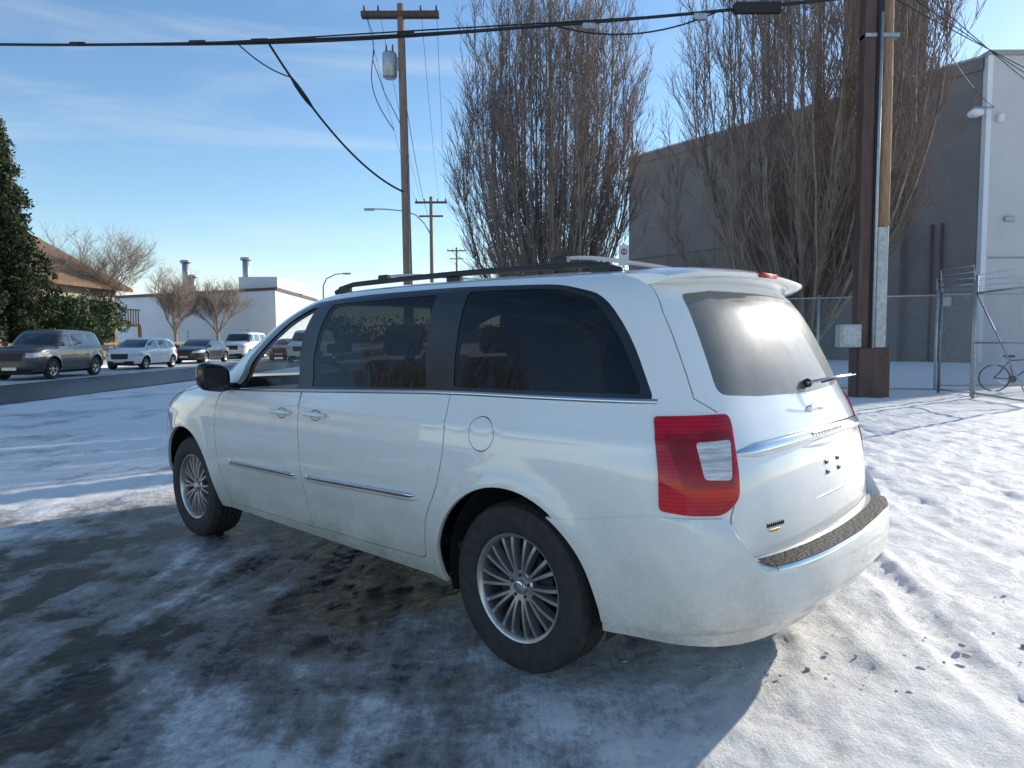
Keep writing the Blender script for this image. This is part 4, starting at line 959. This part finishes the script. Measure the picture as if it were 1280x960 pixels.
for x in (-1.2,-.75,.6,1.1):
    mb.tube(cat((-3.45+x,23,11.98),(-6.0+x,53,11.85),.6),.008,M['cable'],4)
mb.tube(cat((-3.45,23,9.5),(-6.0,53,10.2),.9),.012,M['cable'],4)
mb.make('power_lines')
root=empty('parking_sign',(3.35,21.0,0));mb=MB();mb.box((-.03,-.03,0),(.03,.03,4.2),M['galv']);mb.box((-.15,-.05,3.55),(.15,-.034,4.15),M['whitewall'],.004)
mb.lathe([(.06,0),(.095,0)],M['red'],c=(0,-.0535,3.95),n=24);mb.box((-.10,-.055,3.62),(.10,-.052,3.72),M['red']);mb.box((-.02,-.054,3.88),(.02,-.0515,4.02),M['dark']);mb.make('sign',root)
# ------------------------------------------------------------ chain link fence
def chain(mb,a,b,H,gap=.075,r=.0028):
    a=np.array(a,float);b=np.array(b,float);Ln=np.linalg.norm(b-a);d=(b-a)/Ln
    P=lambda s,z:(a[0]+d[0]*s,a[1]+d[1]*s,z)
    for sgn in (1,-1):
        s=-H
        while s<Ln+H:
            s0,z0,s1,z1=(s,.05,s+H,H) if sgn>0 else (s,H,s+H,.05)
            if s1>0 and s0<Ln:
                f0=max(0,(0-s0)/(s1-s0));f1=min(1,(Ln-s0)/(s1-s0))
                if f1>f0: mb.tube([P(s0+(s1-s0)*f0,z0+(z1-z0)*f0),P(s0+(s1-s0)*f1,z0+(z1-z0)*f1)],r,M['galv'],3,cap=False)
            s+=gap
def fence(pts,H=2.4,wire=True,name='chain_link_fence'):
    mb=MB()
    for a,b in zip(pts[:-1],pts[1:]):
        chain(mb,a,b,H);a=np.array(a,float);b=np.array(b,float);Ln=np.linalg.norm(b-a);n=max(1,int(round(Ln/3)))
        for z in (.08,H): mb.tube([(a[0],a[1],z),(b[0],b[1],z)],.022,M['galv'],6)
        for k in range(n+1):
            p=a+(b-a)*k/n;mb.tube([(p[0],p[1],-.1),(p[0],p[1],H+.08)],.035,M['galv'],8)
            if wire: mb.tube([(p[0],p[1],H),(p[0]-.1,p[1]-.1,H+.4)],.015,M['galv'],5)
        if wire:
            for j in (1,2,3): 
                o=.1*j/3
                mb.tube([(a[0]-o,a[1]-o,H+.4*j/3),(b[0]-o,b[1]-o,H+.4*j/3)],.006,M['galv'],3)
    return mb.make(name)
fence([(5.4,19.2),(10.55,17.2)],wire=False)
fence([(10.55,17.2),(10.7,16.2)],H=2.6)
fence([(11.3,18.6),(22,18.0)],H=2.5)
mb=MB();g0,g1=(10.35,15.6),(10.05,13.5);chain(mb,g0,g1,2.35)
for z in (.12,1.25,2.35): mb.tube([(*g0,z),(*g1,z)],.025,M['galv'],6)
for p in (g0,g1): mb.tube([(*p,.0),(*p,2.75)],.035,M['galv'],8)
mb.tube([(*g0,2.35),(*g1,.12)],.02,M['galv'],6)
for j in (1,2,3): mb.tube([(*g0,2.35+.13*j),(*g1,2.35+.13*j)],.006,M['galv'],3)
mb.make('chain_link_gate')
root=empty('bicycle',(12.6,17.3,0),R(-20));mb=MB()
for x in (-.52,.52):
    mb.tube([(x+.33*math.cos(t),0,.34+.33*math.sin(t)) for t in np.linspace(0,2*math.pi,29)],.018,M['rubber'],6,cap=False)
    for k in range(12): 
        a=k*math.pi/6;mb.tube([(x,0,.34),(x+.32*math.cos(a),0,.34+.32*math.sin(a))],.002,M['galv'],3,cap=False)
fr=M['steelbrown']
for a,b in (((-.52,.34),(-.12,.32)),((-.12,.32),(-.22,.86)),((-.2,.78),(.34,.82)),((-.12,.32),(.36,.74)),((-.52,.34),(-.2,.78)),((.52,.34),(.33,.92))): mb.tube([(a[0],0,a[1]),(b[0],0,b[1])],.017,fr,6)
mb.tube([(.33,-.28,.98),(.33,0,.94),(.33,.28,.98)],.013,M['cable'],6);mb.box((-.34,-.06,.86),(-.1,.06,.92),M['cable'],.02)
mb.lathe([(.02,-.01),(.09,-.01),(.09,.01),(.02,.01)],M['darkmetal'],c=(-.12,.04,.32),n=16);mb.make('frame',root)
# ------------------------------------------------------------ world, sun, camera
EL=R(20.5);AZ=R(52)
w=bpy.data.worlds.new('World');scene.world=w;w.use_nodes=True;nt=w.node_tree;bg=nt.nodes['Background']
sk=nt.nodes.new('ShaderNodeTexSky');sk.sky_type='NISHITA';sk.sun_disc=False;sk.sun_elevation=EL;sk.sun_rotation=AZ;sk.air_density=1.0;sk.dust_density=.15;sk.ozone_density=2.0
hs=N(nt,'ShaderNodeHueSaturation');hs.inputs['Saturation'].default_value=1.12;hs.inputs['Value'].default_value=1.32;L(nt,sk.outputs[0],hs.inputs['Color'])
tc=N(nt,'ShaderNodeTexCoord');mp=N(nt,'ShaderNodeMapping');mp.inputs['Scale'].default_value=(1.2,1.2,7);mp.inputs['Rotation'].default_value=(0,R(12),0);L(nt,tc.outputs['Generated'],mp.inputs[0])
no=N(nt,'ShaderNodeTexNoise',Scale=1.6,Detail=5.0,Roughness=.55,Distortion=.6);L(nt,mp.outputs[0],no.inputs['Vector'])
fac=ramp(nt,no.outputs[0],[(.52,0),(.85,.4)])
mx=N(nt,'ShaderNodeMix');mx.data_type='RGBA';L(nt,fac,mx.inputs['Factor']);L(nt,hs.outputs[0],mx.inputs[6]);mx.inputs[7].default_value=(6.6,6.7,6.8,1)
L(nt,mx.outputs[2],bg.inputs[0]);bg.inputs[1].default_value=.15
sd=bpy.data.lights.new('sun','SUN');sd.energy=5.0;sd.angle=R(.5);sd.color=(1,.93,.82);so=bpy.data.objects.new('sun',sd);scene.collection.objects.link(so)
dirv=Vector((math.sin(AZ)*math.cos(EL),math.cos(AZ)*math.cos(EL),math.sin(EL)));so.rotation_euler=dirv.to_track_quat('Z','Y').to_euler();so.location=(10,10,20)
cam=bpy.data.cameras.new('camera');co=bpy.data.objects.new('camera',cam);scene.collection.objects.link(co)
cam.sensor_width=36;cam.lens=36*871.3/1280;cam.clip_end=3000;cam.clip_start=.05
p_,r_=-.0657,-.0051
Dv=Vector((0,math.cos(p_),math.sin(p_)));Uv=Vector((0,-math.sin(p_),math.cos(p_)));Xv=Vector((1,0,0))
ri=Xv*math.cos(r_)+Uv*math.sin(r_);up=-Xv*math.sin(r_)+Uv*math.cos(r_)
co.matrix_world=Matrix(((ri.x,up.x,-Dv.x,0),(ri.y,up.y,-Dv.y,0),(ri.z,up.z,-Dv.z,1.4018),(0,0,0,1)))
scene.camera=co
